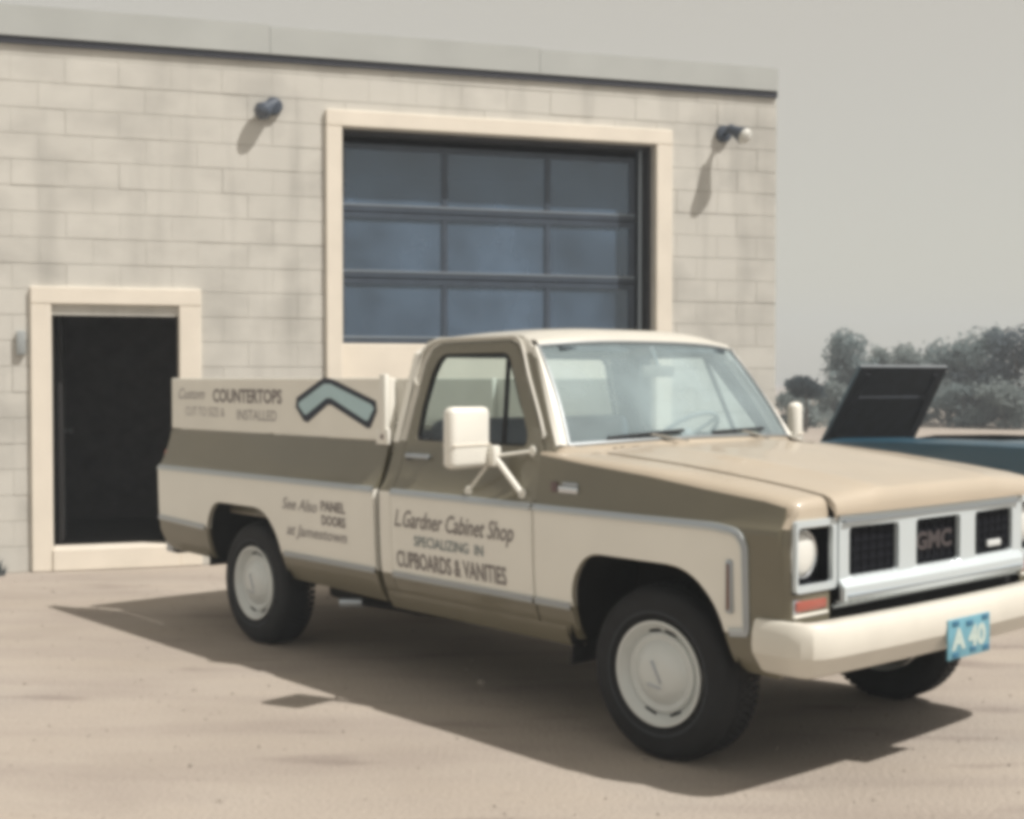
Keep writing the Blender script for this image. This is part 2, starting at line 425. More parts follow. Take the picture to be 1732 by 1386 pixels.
# other walls, roof, floor and the dark rooms inside
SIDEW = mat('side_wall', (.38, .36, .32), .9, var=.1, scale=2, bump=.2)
mb = MB()
wallbox(mb, UR-WALLT, UR-.004, WALLT+.002, DEP, 0, ZT, SIDEW); wallbox(mb, UL, UL+WALLT, WALLT+.002, DEP, 0, ZT, SIDEW); wallbox(mb, UL, UR-.004, DEP, DEP+WALLT, 0, ZT, SIDEW)
mb.build('side_wall', bld, smooth=False)
mb = MB(); wallbox(mb, UL-.02, UR-.01, .02, DEP+.25, ZT+.002, ZT+.12, FASC); mb.build('roof', bld, smooth=False)
mb = MB(); wallbox(mb, UL+WALLT, UR-WALLT, WALLT, DEP, 0.004, .10, FLOORIN); mb.build('interior_floor', bld, smooth=False)
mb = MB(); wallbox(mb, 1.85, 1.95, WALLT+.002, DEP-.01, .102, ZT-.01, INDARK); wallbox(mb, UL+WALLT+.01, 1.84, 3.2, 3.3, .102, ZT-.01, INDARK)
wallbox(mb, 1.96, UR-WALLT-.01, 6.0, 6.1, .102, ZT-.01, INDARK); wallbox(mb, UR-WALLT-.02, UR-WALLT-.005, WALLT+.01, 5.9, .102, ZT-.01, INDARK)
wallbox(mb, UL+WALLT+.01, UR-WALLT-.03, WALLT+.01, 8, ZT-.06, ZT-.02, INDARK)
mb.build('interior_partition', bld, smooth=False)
# fascia band: metal lengths with a dark drip edge beneath
u = UL - .03; k = 0
for (a, b) in ((UL-.03, -.55), (-.55, 2.0), (2.0, 4.5), (4.5, UR-.005)):
    mb = MB(); zt = ZT+.235+(.015 if k % 2 == 0 else 0) + (.03 if k < 2 else 0)
    wallbox(mb, a+.002, b-.002, -.045, .015, ZT+.012, zt, FASC); mb.build('fascia', bld, smooth=False); k += 1
mb = MB(); wallbox(mb, UL-.03, UR-.006, -.03, .003, ZT-.05, ZT+.010, SHADOWG); mb.build('drip_edge', bld, smooth=False)
# man door: trim boards, sill and open doorway
md = MB(); t = -.035
def trimboard(u0, u1, z0, z1, name='trim_board', parent=bld, y0=-.04, y1=.10, m=TRIM):
    b = MB(); b.box(((u0+u1)/2, (y0+y1)/2, (z0+z1)/2), (u1-u0, y1-y0, z1-z0), m, .006, seg=1); return b.build(name, parent, smooth=False)
dfr = trimboard(0.0, DO[0], 0.005, DO[3], 'door_frame'); dfr['label'] = 'cream frame of the open doorway'
trimboard(DO[1], 1.395, 0.005, DO[3], 'jamb', dfr); trimboard(0.0, 1.395, DO[3]+.001, 2.405, 'head_board', dfr, y0=-.043)
trimboard(DO[0]+.001, DO[1]-.001, .005, DO[2], 'door_sill', dfr, y0=-.055, y1=.25)
# the opened door leaf inside
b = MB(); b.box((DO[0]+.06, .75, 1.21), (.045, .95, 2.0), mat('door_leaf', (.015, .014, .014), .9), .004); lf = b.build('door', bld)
b = MB(); b.lathe([(0, .07), (.02, .068), (.028, .05), (.02, .03), (.012, .02), (.012, 0)], (DO[0]+.083, 1.12, 1.15), (1, 0, 0), CHROMED, 14); b.build('handle', lf)
# overhead door: trim, sections, panes, track
gfr = trimboard(2.49, GO[0], 0.005, GO[3], 'overhead_door_frame'); gfr['label'] = 'wide cream frame of the overhead door'
trimboard(GO[1], 5.855, 0.005, GO[3], 'jamb', gfr); trimboard(2.49, 5.855, GO[3]+.001, 4.035, 'head_board', gfr, y0=-.043)
JB = mat('jamb_dark', (.035, .038, .045), .8, var=.2)
b = MB(); wallbox(b, GO[1]-.03, GO[1]-.002, .102, .32, .01, GO[3]-.005, JB); b.build('jamb_lining', gfr, smooth=False)
b = MB(); wallbox(b, GO[0]+.002, GO[1]-.031, .102, .32, GO[3]-.03, GO[3]-.004, JB); b.build('head_lining', gfr, smooth=False)
b = MB(); b.box((GO[1]-.075, .20, 1.98), (.03, .05, 3.8), SASHL, .004); tr = b.build('door_track', gfr)
od = empty('overhead_door', (0, 0, 0)); od.parent = bld
DY = .235; zs = [1.954, 2.562, 3.17, 3.80]; us = [GO[0]+.01, 3.655, 4.675, GO[1]-.11]
for i in range(3):
    z0, z1 = zs[i], zs[i+1]
    b = MB(); rail = .055
    for (uu0, uu1, zz0, zz1) in ((us[0], us[3], z0+.006, z0+rail), (us[0], us[3], z1-rail, z1-.006)):
        wallbox(b, uu0, uu1, DY, DY+.045, zz0, zz1, SASH)
    wallbox(b, us[0], us[3], DY-.006, DY+.03, z0+rail+.0005, z0+rail+.014, SASHL)
    for j, uu in enumerate(us):
        wd_ = .05 if 0 < j < 3 else .06; a0 = uu-wd_/2 if 0 < j < 3 else (uu if j == 0 else uu-wd_)
        wallbox(b, a0, a0+wd_, DY+.003, DY+.042, z0+rail+.015, z1-rail-.001, SASH)
    s_ = b.build('door_section', od, smooth=False)
    for j in range(3):
        b = MB(); wallbox(b, us[j]+.02, us[j+1]-.02, DY+.018, DY+.023, z0+rail, z1-rail, DOORG); b.build('pane', od, smooth=False)
for (z0, z1) in ((.02, .66), (.66, 1.31), (1.31, 1.954)):
    b = MB(); b.box(((us[0]+us[3])/2, DY-.05, (z0+z1)/2), (us[3]-us[0], .10, z1-z0-.006), TRIM, .008, seg=1); b.build('door_panel', od, smooth=False)
# wall lamps
def wall_lamp(uu, zz, aim, label, bulbm=None, k_=1.35, rc=1.0):
    e = empty('wall_lamp'); e.location = bld.matrix_basis @ Vector((uu, 0, zz)) if False else (BX+math.cos(BYAW)*uu, BY+math.sin(BYAW)*uu, zz); e.rotation_euler = (0, 0, BYAW); e.scale = (k_, k_, k_)
    tag(e, label, 'wall lamp', 'flood lamps high on the block wall')
    b = MB(); b.lathe([(0, .035), (.05, .033), (.06, .02), (.06, -.012)], (0, -.01, 0), (0, -1, 0), LAMPB, 20); b.build('base', e)
    b = MB(); b.tube([(0, -.03, 0), (0, -.10*rc, .01), (aim[0]*.04, -.15*rc, 0)], .017, LAMPB, 8); b.build('arm', e)
    d = Vector(aim).normalized(); p = Vector((aim[0]*.04, -.15*rc, 0))
    b = MB(); b.lathe([(0, -.05), (.032, -.05), (.036, 0), (.05, .05), (.062, .09), (.058, .09)], p, d, LAMPB, 20); b.build('lamp_holder', e)
    b = MB(); b.lathe([(.045, .06), (.058, .085), (.06, .10), (.045, .125), (.02, .137), (0, .14)], p, d, bulbm or BULB, 20); b.build('bulb', e)
wall_lamp(6.41, 4.03, (.45, -.75, -.5), 'flood lamp on the block wall between overhead door and building corner')
wall_lamp(2.03, 4.03, (-.5, -.3, -.4), 'flood lamp on the block wall above and beside the open doorway', mat('dark_bulb', (.06, .075, .10), .25, coat=.5), 1.3, .25)
b = MB(); b.box((-.075, -.02, 1.93), (.07, .05, .20), mat('box_grey', (.30, .32, .32), .7), .008); sb = b.build('switch_box', bld)

# ================================================================== PICKUP TRUCK
TX, TY, TYAW = 1.3101, 6.2158, -0.8515
truck = empty('pickup_truck', (TX, TY, 0), TYAW)
tag(truck, 'tan and white two-tone pickup truck with hand-lettered signs, parked in front of the workshop', 'pickup truck')
ZP = [.36, .42, .48, .55, .62, .75, .90, 1.02, 1.040, 1.055, 1.07, 1.12, 1.18, 1.24, 1.29, 1.31, 1.80, 1.845]
WP = [.86, .905, .945, .975, .992, 1.003, 1.008, 1.010, 1.007, .995, .983, .957, .935, .917, .905, .897, .745, .715]
ZF = []; WF = []
def _prof():
    n = len(ZP); d = [(WP[i+1]-WP[i])/(ZP[i+1]-ZP[i]) for i in range(n-1)]
    for i in range(n-1):
        m0 = d[i] if i == 0 else (d[i-1]+d[i])/2; m1 = d[i] if i == n-2 else (d[i]+d[i+1])/2
        if i >= 15: m0 = m1 = d[i]
        if ZP[i] < 1.03 and ZP[i] > .70: m0 = m1 = d[i]
        h = ZP[i+1]-ZP[i]
        for k in range(6):
            t = k/6; ZF.append(ZP[i]+t*h); WF.append((2*t**3-3*t*t+1)*WP[i]+(t**3-2*t*t+t)*h*m0+(-2*t**3+3*t*t)*WP[i+1]+(t**3-t*t)*h*m1)
    ZF.append(ZP[-1]); WF.append(WP[-1])
_prof()
def sw(X, z):
    w = lerp(z, ZF, WF)
    if X > .40: w -= .012*((X-.40)/.32)**2
    return w
def zsh(X): return lerp(X, [-.70, -.40, 0, .30, .60, .72], [1.278, 1.246, 1.212, 1.178, 1.148, 1.125])
def fw_(X, z):
    """fender: the profile above the crease squeezed up to the shoulder"""
    zs_ = zsh(X)
    if z > 1.04:
        t = (z-1.04)/(zs_-1.04); w = sw(X, 1.04) - (sw(X, 1.04)-sw(X, 1.04+t*.25))*.38
        return w
    return sw(X, z)
ZLEV = [.40, .42, .45, .475, .5, .525, .55, .585, .62, .66, .75, .9, 1.0, 1.02, 1.03, 1.04, 1.05, 1.06, 1.07, 1.085, 1.10, 1.12, 1.14, 1.16, 1.18, 1.20, 1.22, 1.24, 1.265, 1.29]
def arch(cx, half, top, bot, r0=.16, lean=.03):
    """squared wheel-arch outline, from rear bottom over the top to front bottom"""
    P = [(cx-half-.005, bot), (cx-half, top-.13), (cx-half+.10, top), (cx+half-.20, top), (cx+half-.03, top-.16), (cx+half+.005, bot)]
    full = rnd_poly(P, [0, .10, .12, .16, .16, 0], 6)
    return full
ZU, ZL = 1.036, .605
# white insert polygons (between the mouldings)
def side_parts(s):
    near = s < 0
    def fm(fn): return lambda X, z: Vector((X, s*fn(X, z), z))
    fl = lambda d: (lambda X, z: (0, -s*d, 0))
    # ---- bed side
    A = arch(-3.345, .45, .855, .48)
    out = [(-4.45, .50), (A[0][0]-.0, .46)]
    out = [(-4.45, .62), (-4.40, .52), (-4.33, .485), (A[0][0], .48)] + A[1:-1] + [(A[-1][0], .455), (-1.955, .43), (-1.955, 1.29), (-4.45, 1.29)]
    white = [(-4.46, .70), (-3.80, .68), (-3.80, .68), (-2.9, ZL), (-1.94, ZL), (-1.94, ZU), (-4.46, ZU)]
    b = MB(); sheet(b, out, [], fm(sw), PAINT, .055, inner=[[(-4.449, .70), (-3.86, .68), (-3.86, ZU-.002), (-4.449, ZU-.002)] if False else [(-4.44, ZU), (-1.96, ZU), (-1.96, ZU+.0005), (-4.44, ZU+.0005)]],
                    matfn=lambda X, z: WHITE if inpoly(X, z, white) else PAINT, flange=fl(.03), zlevels=ZLEV+[ZL, .70])
    bs = b.build('bed_side', truck)
    # inner wall and rail of the bed
    b = MB(); b.grid([[(x, s*.905, 1.292), (x, s*.84, 1.292), (x, s*.83, 1.27), (x, s*.83, .78)] for x in (-4.44, -3.2, -1.96)], PAINT); b.build('bed_rail', bs)
    # ---- door
    dtop = [(-1.803, 1.30), (-1.803, 1.50), (-1.797, 1.70), (-1.765, 1.775), (-1.70, 1.806), (-1.17, 1.812), (-1.095, 1.79), (-1.045, 1.735), (-.945, 1.60), (-.80, 1.40), (-.735, 1.30)]
    dout = [(-1.80, .50)] + [(-1.80, 1.04)] + dtop + [(-.705, 1.24), (-.70, 1.04), (-.70, .50)]
    win = rnd_poly([(-1.735, 1.303), (-1.748, 1.48), (-1.735, 1.66), (-1.685, 1.757), (-1.145, 1.757), (-1.085, 1.67), (-.976, 1.515), (-.868, 1.362), (-.860, 1.303)], [.04, 0, .1, .07, .06, 0, 0, .03, .03], 4)
    def dmat(X, z): return WHITE if ZL < z < ZU else PAINT
    b = MB(); sheet(b, dout, [win], fm(sw), PAINT, .05, matfn=dmat, flange=fl(.03), zlevels=ZLEV+[ZL, ZU])
    door = b.build('door', truck)
    # window rubber, glass, divider
    wi = [(x+(.014 if x < -1.3 else -.014), z+(.012 if z < 1.5 else -.012)) for x, z in win]
    b = MB(); P = win; Q = wi; n = len(P)
    b.add([Vector((x, s*(sw(x, z)-.006), z)) for x, z in P] + [Vector((x, s*(sw(x, z)-.012), z)) for x, z in Q] + [Vector((x, s*(sw(x, z)-.045), z)) for x, z in P],
          [(k, (k+1) % n, n+(k+1) % n, n+k) for k in range(n)] + [(k, (k+1) % n, 2*n+(k+1) % n, 2*n+k) for k in range(n)], BLACK)
    b.build('window_seal', door)
    b = MB(); b.tube([(-1.165, s*(sw(0, 1.75)-.02), 1.75), (-1.045, s*(sw(0, 1.31)-.02), 1.31)], .013, BLACK, 8); b.build('vent_divider', door)
    for nm, cl in (('side_window', [q for q in wi]),):
        b = MB(); b.poly([Vector((x, s*(sw(x, z)-.02), z)) for x, z in cl], SIDEG); b.build(nm, door, smooth=False)
    # inner door card
    b = MB(); b.grid([[(x, s*.84, .5), (x, s*.85, 1.25), (x, s*.88, 1.30)] for x in (-1.79, -1.2, -.72)], INTER)
    b.box((-1.3, s*.80, 1.08), (.5, .07, .06), INTER, .02); b.build('door_card', door)
    # handle
    b = MB(); b.box((-1.66, s*(sw(-1.6, 1.225)+.018), 1.225), (.20, .018, .026), CHROMED, .008)
    b.box((-1.745, s*(sw(-1.6, 1.225)+.008), 1.222), (.035, .03, .036), DARK, .008); b.box((-1.60, s*(sw(-1.6, 1.225)+.006), 1.226), (.03, .02, .022), CHROMED, .004); b.build('door_handle', door)
    # ---- cab side shell: corner post, drip rail, A pillar
    cout = [(-1.905, .46), (-1.905, 1.30), (-1.903, 1.60), (-1.885, 1.75), (-1.84, 1.82), (-1.77, 1.845), (-1.12, 1.845), (-1.03, 1.82), (-.965, 1.76), (-.86, 1.60), (-.735, 1.41), (-.655, 1.295), (-.69, 1.285), (-.69, .46)]
    g_ = .007
    hole = [(x+(-g_ if x < -1.3 else g_), z+(g_ if z > 1.2 else -g_)) for x, z in dout]
    def cmat(X, z):
        return ROOFW if (z > 1.30 and not (X > -1.02 and z < 1.74)) else WHITE if (ZL < z < ZU) else PAINT  # A pillar's white side given tan paint for its shaded tone
    b = MB(); sheet(b, cout, [hole], fm(lambda X, z: sw(X, z)-.002), PAINT, .045, matfn=cmat, flange=fl(.06), zlevels=ZLEV+[1.30, ZL, ZU])
    cs = b.build('cab_side', truck)
    b = MB(); b.grid([[(x, s*(sw(x, z)-.05), z) for z in (.45, .8, 1.05, 1.25)] for x in (-1.9, -1.3, -.66)], UNDER); b.build('door_jamb', cs)
    # drip rail
    dr = [(-1.86, 1.60), (-1.845, 1.75), (-1.80, 1.815), (-1.72, 1.834), (-1.12, 1.836), (-1.055, 1.80), (-.955, 1.645), (-.80, 1.44), (-.73, 1.335)]
    b = MB(); b.tube([(x, s*(sw(x, z)+.006), z) for x, z in dens(rnd_poly(dr, .05), .08, False)[:-2]], .008, ROOFW, 6); b.build('drip_rail', cs)
    # rocker
    b = MB(); b.grid([[(x, s*.958, .505), (x, s*.945, .46), (x, s*.915, .41), (x, s*.84, .40), (x, s*.80, .45)] for x in (-1.90, -1.3, -.52)], PAINT); b.build('rocker_panel', cs)
    # ---- front fender
    A = arch(0.0, .445, .86, .47)
    fo = [(-.685, .455), (A[0][0], .45)] + A[1:-1] + [(A[-1][0], .505), (.50, .465), (.64, .455), (.68, .50), (.70, .60), (.70, zsh(.70))]
    fo += [(x, zsh(x)) for x in (.60, .45, .30, .15, 0, -.2, -.4, -.55, -.685)]
    wf = [(-.69, ZL), (-.30, ZL), (.30, .62), (.50, .62)] + rnd_poly([(.54, .62), (.54, ZU-.055), (.46, ZU-.01)], [.03, .06, 0], 4)[0:] + [(.36, ZU), (-.69, ZU)]
    b = MB(); sheet(b, fo, [], fm(fw_), PAINT, .05, inner=[[(x*.999, z) for x, z in rnd_poly([(.535, .625), (.535, ZU-.03), (.40, ZU-.003), (.40, .625)], [.03, .05, 0, 0], 4)]],
                    matfn=lambda X, z: WHITE if inpoly(X, z, wf) else PAINT, flange=fl(.03), zlevels=[z for z in ZLEV if z < 1.3]+[ZL, ZU])
    # fender crown up to the hood gap
    rows = []
    for x in sorted(set([.70, .60, .45, .30, .15, 0, -.2, -.4, -.55, -.685] + [-.62, -.47, -.3, -.1, .075, .22, .375, .52, .65])):
        w0 = fw_(x, zsh(x)); z0 = zsh(x); zi = hoodz(x, .76)-.004
        rows.append([(x, s*w0, z0), (x, s*(w0-.008), z0+.012), (x, s*(w0-.026), z0+.42*(zi-z0)+.008), (x, s*(w0-.075), z0+.80*(zi-z0)+.004), (x, s*.762, zi), (x, s*.760, zi-.04)])
    # nose: crown rolls down over the headlamps, corner turns to the front
    r0 = rows[-1][:5]
    b.grid(rows, TANLIT)
    nose = []
    for z in (.56, .64, .70, .80, .95, 1.05):
        w0 = fw_(.70, z); nose.append([(.70, s*w0, z), (.720, s*(w0-.004), z), (.738, s*(w0-.020), z), (.745, s*(w0-.10), z), (.746, s*.745, z)])
    for dx, dz in ((.745, .045), (.738, .022), (.722, .006), (.70, 0)):
        row = []
        for k, q in enumerate(r0):
            fx = (.70, .70+(dx-.70)*.45, .70+(dx-.70)*.85, dx, dx+.001)[k]; row.append((fx, q[1]-s*.018*(1 if k == 0 and dz > .01 else 0)*0, q[2]-dz if k else q[2]-dz*.9))
        nose.append(row)
    b.grid(nose[:4], PAINT); b.grid([r_[:3] for r_ in nose[3:6]], PAINT); b.grid(nose[5:], TANLIT)
    fe = b.build('front_fender', truck)
    # liners
    for cx, par, y0 in ((0, fe, .55), (-3.345, bs, .62)):
        b = MB(); L = [(cx+(q[0]-cx)*1.06, q[1]+.03) for q in arch(cx, .45, .875, .40)]
        b.grid([[(x, s*.965, z) for x, z in L], [(x, s*y0, z) for x, z in L]], UNDER); b.poly([(x, s*y0, z) for x, z in L], UNDER); b.build('wheel_well', par)
    # side marker
    b = MB(); b.box((.463, s*(sw(.463, .8)+.004), .805), (.034, .022, .215), CHROMED, .012); b.box((.463, s*(sw(.463, .8)+.009), .805), (.020, .020, .19), MARKER, .008); b.build('side_marker', fe)
    # badge: chrome plate with a red end
    b = MB(); b.box((-.475, s*(fw_(-.475, 1.127)+.004), 1.127), (.125, .014, .03), CHROME, .003)
    b.box((-.568, s*(fw_(-.56, 1.135)+.004), 1.135), (.04, .014, .045), REDL, .004); b.box((-.47, s*(fw_(-.47, 1.15)+.001), 1.152), (.10, .012, .014), CHROMED, .003); b.build('badge', fe)
    # mouldings: bright strip with dark centre line
    def mould(path, par, wdt=.034, fn=sw):
        b = MB(); rows = []; P = path
        for i, (x, z) in enumerate(P):
            a = P[max(0, i-1)]; c = P[min(len(P)-1, i+1)]; d = Vector((c[0]-a[0], c[1]-a[1])).normalized(); nx, nz = -d.y, d.x
            row = []
            for off, h in ((.5, -.002), (.46, .010), (.06, .013), (.05, .009), (-.40, .009), (-.46, .010), (-.5, -.002)):
                X, Z = x+nx*off*wdt, z+nz*off*wdt; row.append((X, s*(fn(X, Z)+h), Z))
            rows.append(row)
        n = 7; v = [p for r in rows for p in r]; f = []; fmm = []
        for i in range(len(rows)-1):
            for k in range(n-1):
                f.append((i*n+k, i*n+k+1, (i+1)*n+k+1, (i+1)*n+k)); fmm.append(CHROMEL if k < 2 or k > 3 else CHROMED)
        b.add(v, f, CHROMEL, fmm); return b.build('moulding', par, ang=50)
    CHROMEL = mat('bright_trim', (.50, .54, .55), .35, .6)
    mould(dens([(-1.96, ZU), (-4.445, ZU)], .1, False), bs); mould(dens([(-.705, ZU), (-1.797, ZU)], .1, False), door)
    mould(dens([(-1.96, ZL), (-2.875, ZL)], .1, False), bs); mould(dens([(-.705, ZL), (-1.797, ZL)], .1, False), door)
    mould(dens([(-3.815, .68), (-4.445, .70)], .1, False), bs)
    mould([(.455, .622)] + rnd_poly([(.53, .622), (.54, .65), (.54, ZU-.06), (.50, ZU-.012), (.40, ZU-.002)], [.03, 0, .04, .05, 0], 4)[1:] + dens([(.36, ZU), (-.69, ZU)], .1, False), fe, fn=fw_)
    mould(dens([(-.455, ZL), (-.69, ZL)], .1, False), fe)
    # arch lips
    for cx, hf, tp_, bt, par in ((0, .445, .86, .50, fe), (-3.345, .45, .855, .50, bs)):
        A_ = arch(cx, hf, tp_, bt); b = MB(); b.tube([(x, s*(sw(x, max(z, .5))-.012), z) for x, z in A_], .008, PAINT, 6); b.build('arch_lip', par)
    return bs, door, fe
def hoodz(X, Y):
    zc = lerp(X, [-.55, -.40, 0, .40, .62, .72, .755, .775], [1.318, 1.312, 1.283, 1.243, 1.215, 1.198, 1.18, 1.15])
    e = abs(Y)/.76
    return zc - .030*e**3 + (.006 if abs(e-.55) < .06 else 0) - .006*(1-e)*0
BS, DOOR, FE = {}, {}, {}
for s in (-1, 1): BS[s], DOOR[s], FE[s] = side_parts(s)

# ---- hood
b = MB(); ys = [-.752, -.745, -.70, -.6, -.5, -.46, -.42, -.36, -.2, 0, .2, .36, .42, .46, .5, .6, .70, .745, .752]
rows = []
xs_ = [-.47, -.44, -.3, -.15, 0, .15, .3, .45, .58, .66, .72]
for x in xs_:
    rows.append([(x + (-.05*(1-(y/.76)**2) if x < -.4 else 0), y, hoodz(x, y) - (.03 if abs(y) > .75 else 0)) for y in ys])
for dx, dz in ((.75, -.012), (.772, -.035), (.782, -.07)):
    rows.append([(dx + .012*(1-(y/.76)**2), y, hoodz(.72, y)+dz - (.03 if abs(y) > .75 else 0)) for y in ys])
rows.append([(.780+.012*(1-(y/.76)**2), y, 1.092) for y in ys]); rows.append([(.755, y, 1.088) for y in ys])
b.grid(rows, TANLIT); hood = b.build('hood', truck, ang=28)
b = MB(); b.grid([[(x, y, hoodz(max(x, -.55), y)-.05) for y in (-.78, -.4, 0, .4, .78)] for x in (-.56, .0, .70)], UNDER); b.build('engine_bay', truck)
# ---- cowl
def wsb(y): return -.52 - .135*(abs(y)/.84)**2.2, 1.335 - .022*(abs(y)/.84)**2   # windshield base curve
def wst(y): return -.905 - .065*(abs(y)/.74)**2.2, 1.812 - .03*(abs(y)/.74)**3     # windshield top curve
b = MB(); rows = []
for k in range(17):
    t = -1+k/8; y = t*.84; bx, bz = wsb(y); hx = -.49-.05*(1-t*t)
    rows.append([(hx, t*.80, hoodz(-.47, t*.75)-.035), (hx-.012, t*.80, hoodz(-.47, t*.75)-.006), (bx+.03, y, bz-.022), (bx+.004, y, bz-.003)])
b.grid(rows, TANLIT); cw = b.build('cowl', truck)
b = MB()
for k in range(26):
    y = -.62+k*.05; hx = -.55
    b.box((hx+.01*abs(y), y, hoodz(-.5, y)-.004), (.004, .03, .012), DARK)
b.build('cowl_vent', cw)
for s in (-1, 1):   # cowl side between fender crown and A pillar foot
    b = MB(); b.grid([[(-.48, s*.76, 1.288), (-.48, s*.84, 1.283), (-.48, s*.90, 1.262)], [(-.58, s*.78, 1.305), (-.60, s*.85, 1.30), (-.60, s*.90, 1.275)], [(-.66, s*.84, 1.318), (-.68, s*.875, 1.31), (-.70, s*.905, 1.285)]], TANLIT); b.build('cowl_side', cw)
# ---- windshield glass, its trim
b = MB(); rows = []
for j in range(7):
    v = j/6; row = []
    for k in range(21):
        t = -1+k/10; bx, bz = wsb(t*.825); tx_, tz = wst(t*.725); bulge = .02*math.sin(math.pi*v)
        row.append((bx+(tx_-bx)*v+bulge, t*(.825+(.725-.825)*v), bz+(tz-bz)*v))
    rows.append(row)
b.grid(rows, WSG); ws = b.build('windshield', truck)
loop = [rows[0][k] for k in range(21)] + [rows[j][20] for j in range(1, 6)] + [rows[6][k] for k in range(20, -1, -1)] + [rows[j][0] for j in range(5, 0, -1)]
b = MB(); b.tube([Vector(p)+Vector((.004, 0, .002)) for p in loop + [loop[0]]], .010, mat('weathered_trim', (.24, .26, .27), .45, .3), 6, cap=False); b.build('windshield_trim', ws)
# A pillars and windshield header (white)
for s in (-1, 1):
    b = MB(); rw = []
    for j in range(9):
        v = j/8; bx, bz = wsb(.825); tx_, tz = wst(.725); X = bx+(tx_-bx)*v+.02*math.sin(math.pi*v); Y = .825+(.725-.825)*v; Z = bz+(tz-bz)*v
        co = lerp(Z, [1.295, 1.41, 1.60, 1.76, 1.82], [-.655, -.735, -.86, -.965, -1.03])
        rw.append([(X-.012, s*(Y-.01), Z-.012), (X+.004, s*(Y+.004), Z), (X*.5+co*.5+.012, s*(Y*.5+(sw(co, Z)-.002)*.5+.010), Z+.004), (co+.006, s*(sw(co, Z)-.006), Z), (co-.02, s*(sw(co, Z)-.06), Z-.005), (X-.05, s*(Y-.03), Z-.02)])
    b.grid(rw, WHITE); b.build('windshield_pillar', truck)
# ---- roof
b = MB(); rows = []
RX = [-1.925, -1.915, -1.885, -1.83, -1.75, -1.6, -1.4, -1.2, -1.05, -.97, -.925, -.905, -.90]
RZ = [1.755, 1.785, 1.828, 1.858, 1.874, 1.886, 1.892, 1.890, 1.882, 1.868, 1.846, 1.828, 1.815]
RWd = [.68, .69, .70, .712, .718, .722, .724, .724, .722, .724, .726, .726, .724]
for x, z, w in zip(RX, RZ, RWd):
    row = []
    for k in range(25):
        t = -1+k/12; a = abs(t); zedge = min(1.838, z-.002)
        zz = zedge + (z-zedge)*(1-a**3.2); xx = x
        if x > -1.1: xx = x - .065*a**2.2*(1 if x > -1.0 else .5)
        if x > -1.0: zz -= .022*a**3
        row.append((xx, t*w, zz))
    rows.append(row)
b.grid(rows, ROOFW); roof = b.build('roof', truck, ang=50)
b = MB(); b.grid([[(x+.02, t*.68, z-.05) for t in (-1, -.5, 0, .5, 1)] for x, z in ((-1.87, 1.83), (-1.5, 1.87), (-1.05, 1.87), (-.97, 1.845))], INTER); b.build('headliner', roof)
# ---- cab back with rear window
def backx(z): return -1.905 - .0*z
out = [(-.90, .55), (.90, .55), (.905, 1.29), (.88, 1.38), (.755, 1.76), (.70, 1.80), (-.70, 1.80), (-.765, 1.76), (-.88, 1.38), (-.905, 1.29)]
rw_ = rnd_poly([(-.80, 1.335), (.80, 1.335), (.70, 1.755), (-.70, 1.755)], .07, 5)
b = MB(); sheet(b, out, [rw_], lambda y, z: Vector((backx(z)-.01, y, z)), WHITE, .12, matfn=lambda y, z: WHITE if z > 1.29 else PAINT, flange=lambda y, z: (.05, 0, 0))
cb = b.build('cab_back', truck)
b = MB(); b.poly([(-1.90, y, z) for y, z in rw_], SIDEG); b.build('rear_window', cb, smooth=False)
b = MB(); b.tube([(-1.917, y, z) for y, z in rw_+[rw_[0]]], .014, BLACK, 6, cap=False); b.build('window_seal', cb)
b = MB(); b.grid([[(-1.85, y, .55), (-1.85, y, 1.34)] for y in (-.85, 0, .85)], INTER); b.build('back_trim', cb)
for s in (-1, 1):
    b = MB(); b.grid([[(-1.88, s*(.80-(z-1.3)*.23), z), (-1.76, s*(sw(0, z)-.05), z)] for z in (1.3, 1.5, 1.74)], INTER); b.build('corner_trim', cb)
# ---- interior
b = MB(); b.box((-1.55, 0, .82), (.56, 1.44, .22), SEATM, .07, seg=3); seat = b.build('bench_seat', truck)
b = MB(); b.box((-1.76, 0, 1.13), (.16, 1.44, .56), SEATM, .06, rot=Matrix.Rotation(-.15, 3, 'Y'), seg=3); b.build('backrest', seat)
b = MB(); b.box((-.80, 0, 1.17), (.34, 1.62, .26), DASHM, .05, seg=3); b.box((-.93, .42, 1.235), (.18, .44, .09), DASHM, .03); b.build('dashboard', truck)
st = MB(); c = Vector((-1.03, .42, 1.315)); ax = Vector((-.62, 0, .78)).normalized(); a = ax.orthogonal().normalized(); a2 = ax.cross(a)
st.tube([c + (a*math.cos(k/28*6.2832)+a2*math.sin(k/28*6.2832))*.205 for k in range(29)], .013, STEERM, 8, cap=False)
for ang in (0.0, 2.4, 3.9): st.tube([c - ax*.02, c + (a*math.cos(ang)+a2*math.sin(ang))*.2], .012, STEERM, 6)
st.lathe([(0, .02), (.045, .015), (.05, -.02), (.02, -.05)], c, ax, STEERM, 16); st.tube([c-ax*.03, c-ax*.35], .03, DASHM, 8)
st.build('steering_wheel', truck)
b = MB(); b.box((-.84, .0, 1.665), (.02, .24, .058), DASHM, .012); b.tube([(-.84, 0, 1.69), (-.89, 0, 1.79)], .008, CHROMED, 6); b.build('rear_view_mirror', truck)
b = MB()
for s in (-1, 1): b.box((-.99, s*.38, 1.79), (.16, .48, .02), INTER, .008, rot=Matrix.Rotation(.25, 3, 'Y'))
b.build('sun_visor', truck)
b = MB(); b.box((-1.28, 0, .52), (1.25, 1.66, .06), UNDER); b.box((-.66, 0, .80), (.06, 1.66, .66), UNDER); b.build('cab_floor', truck)
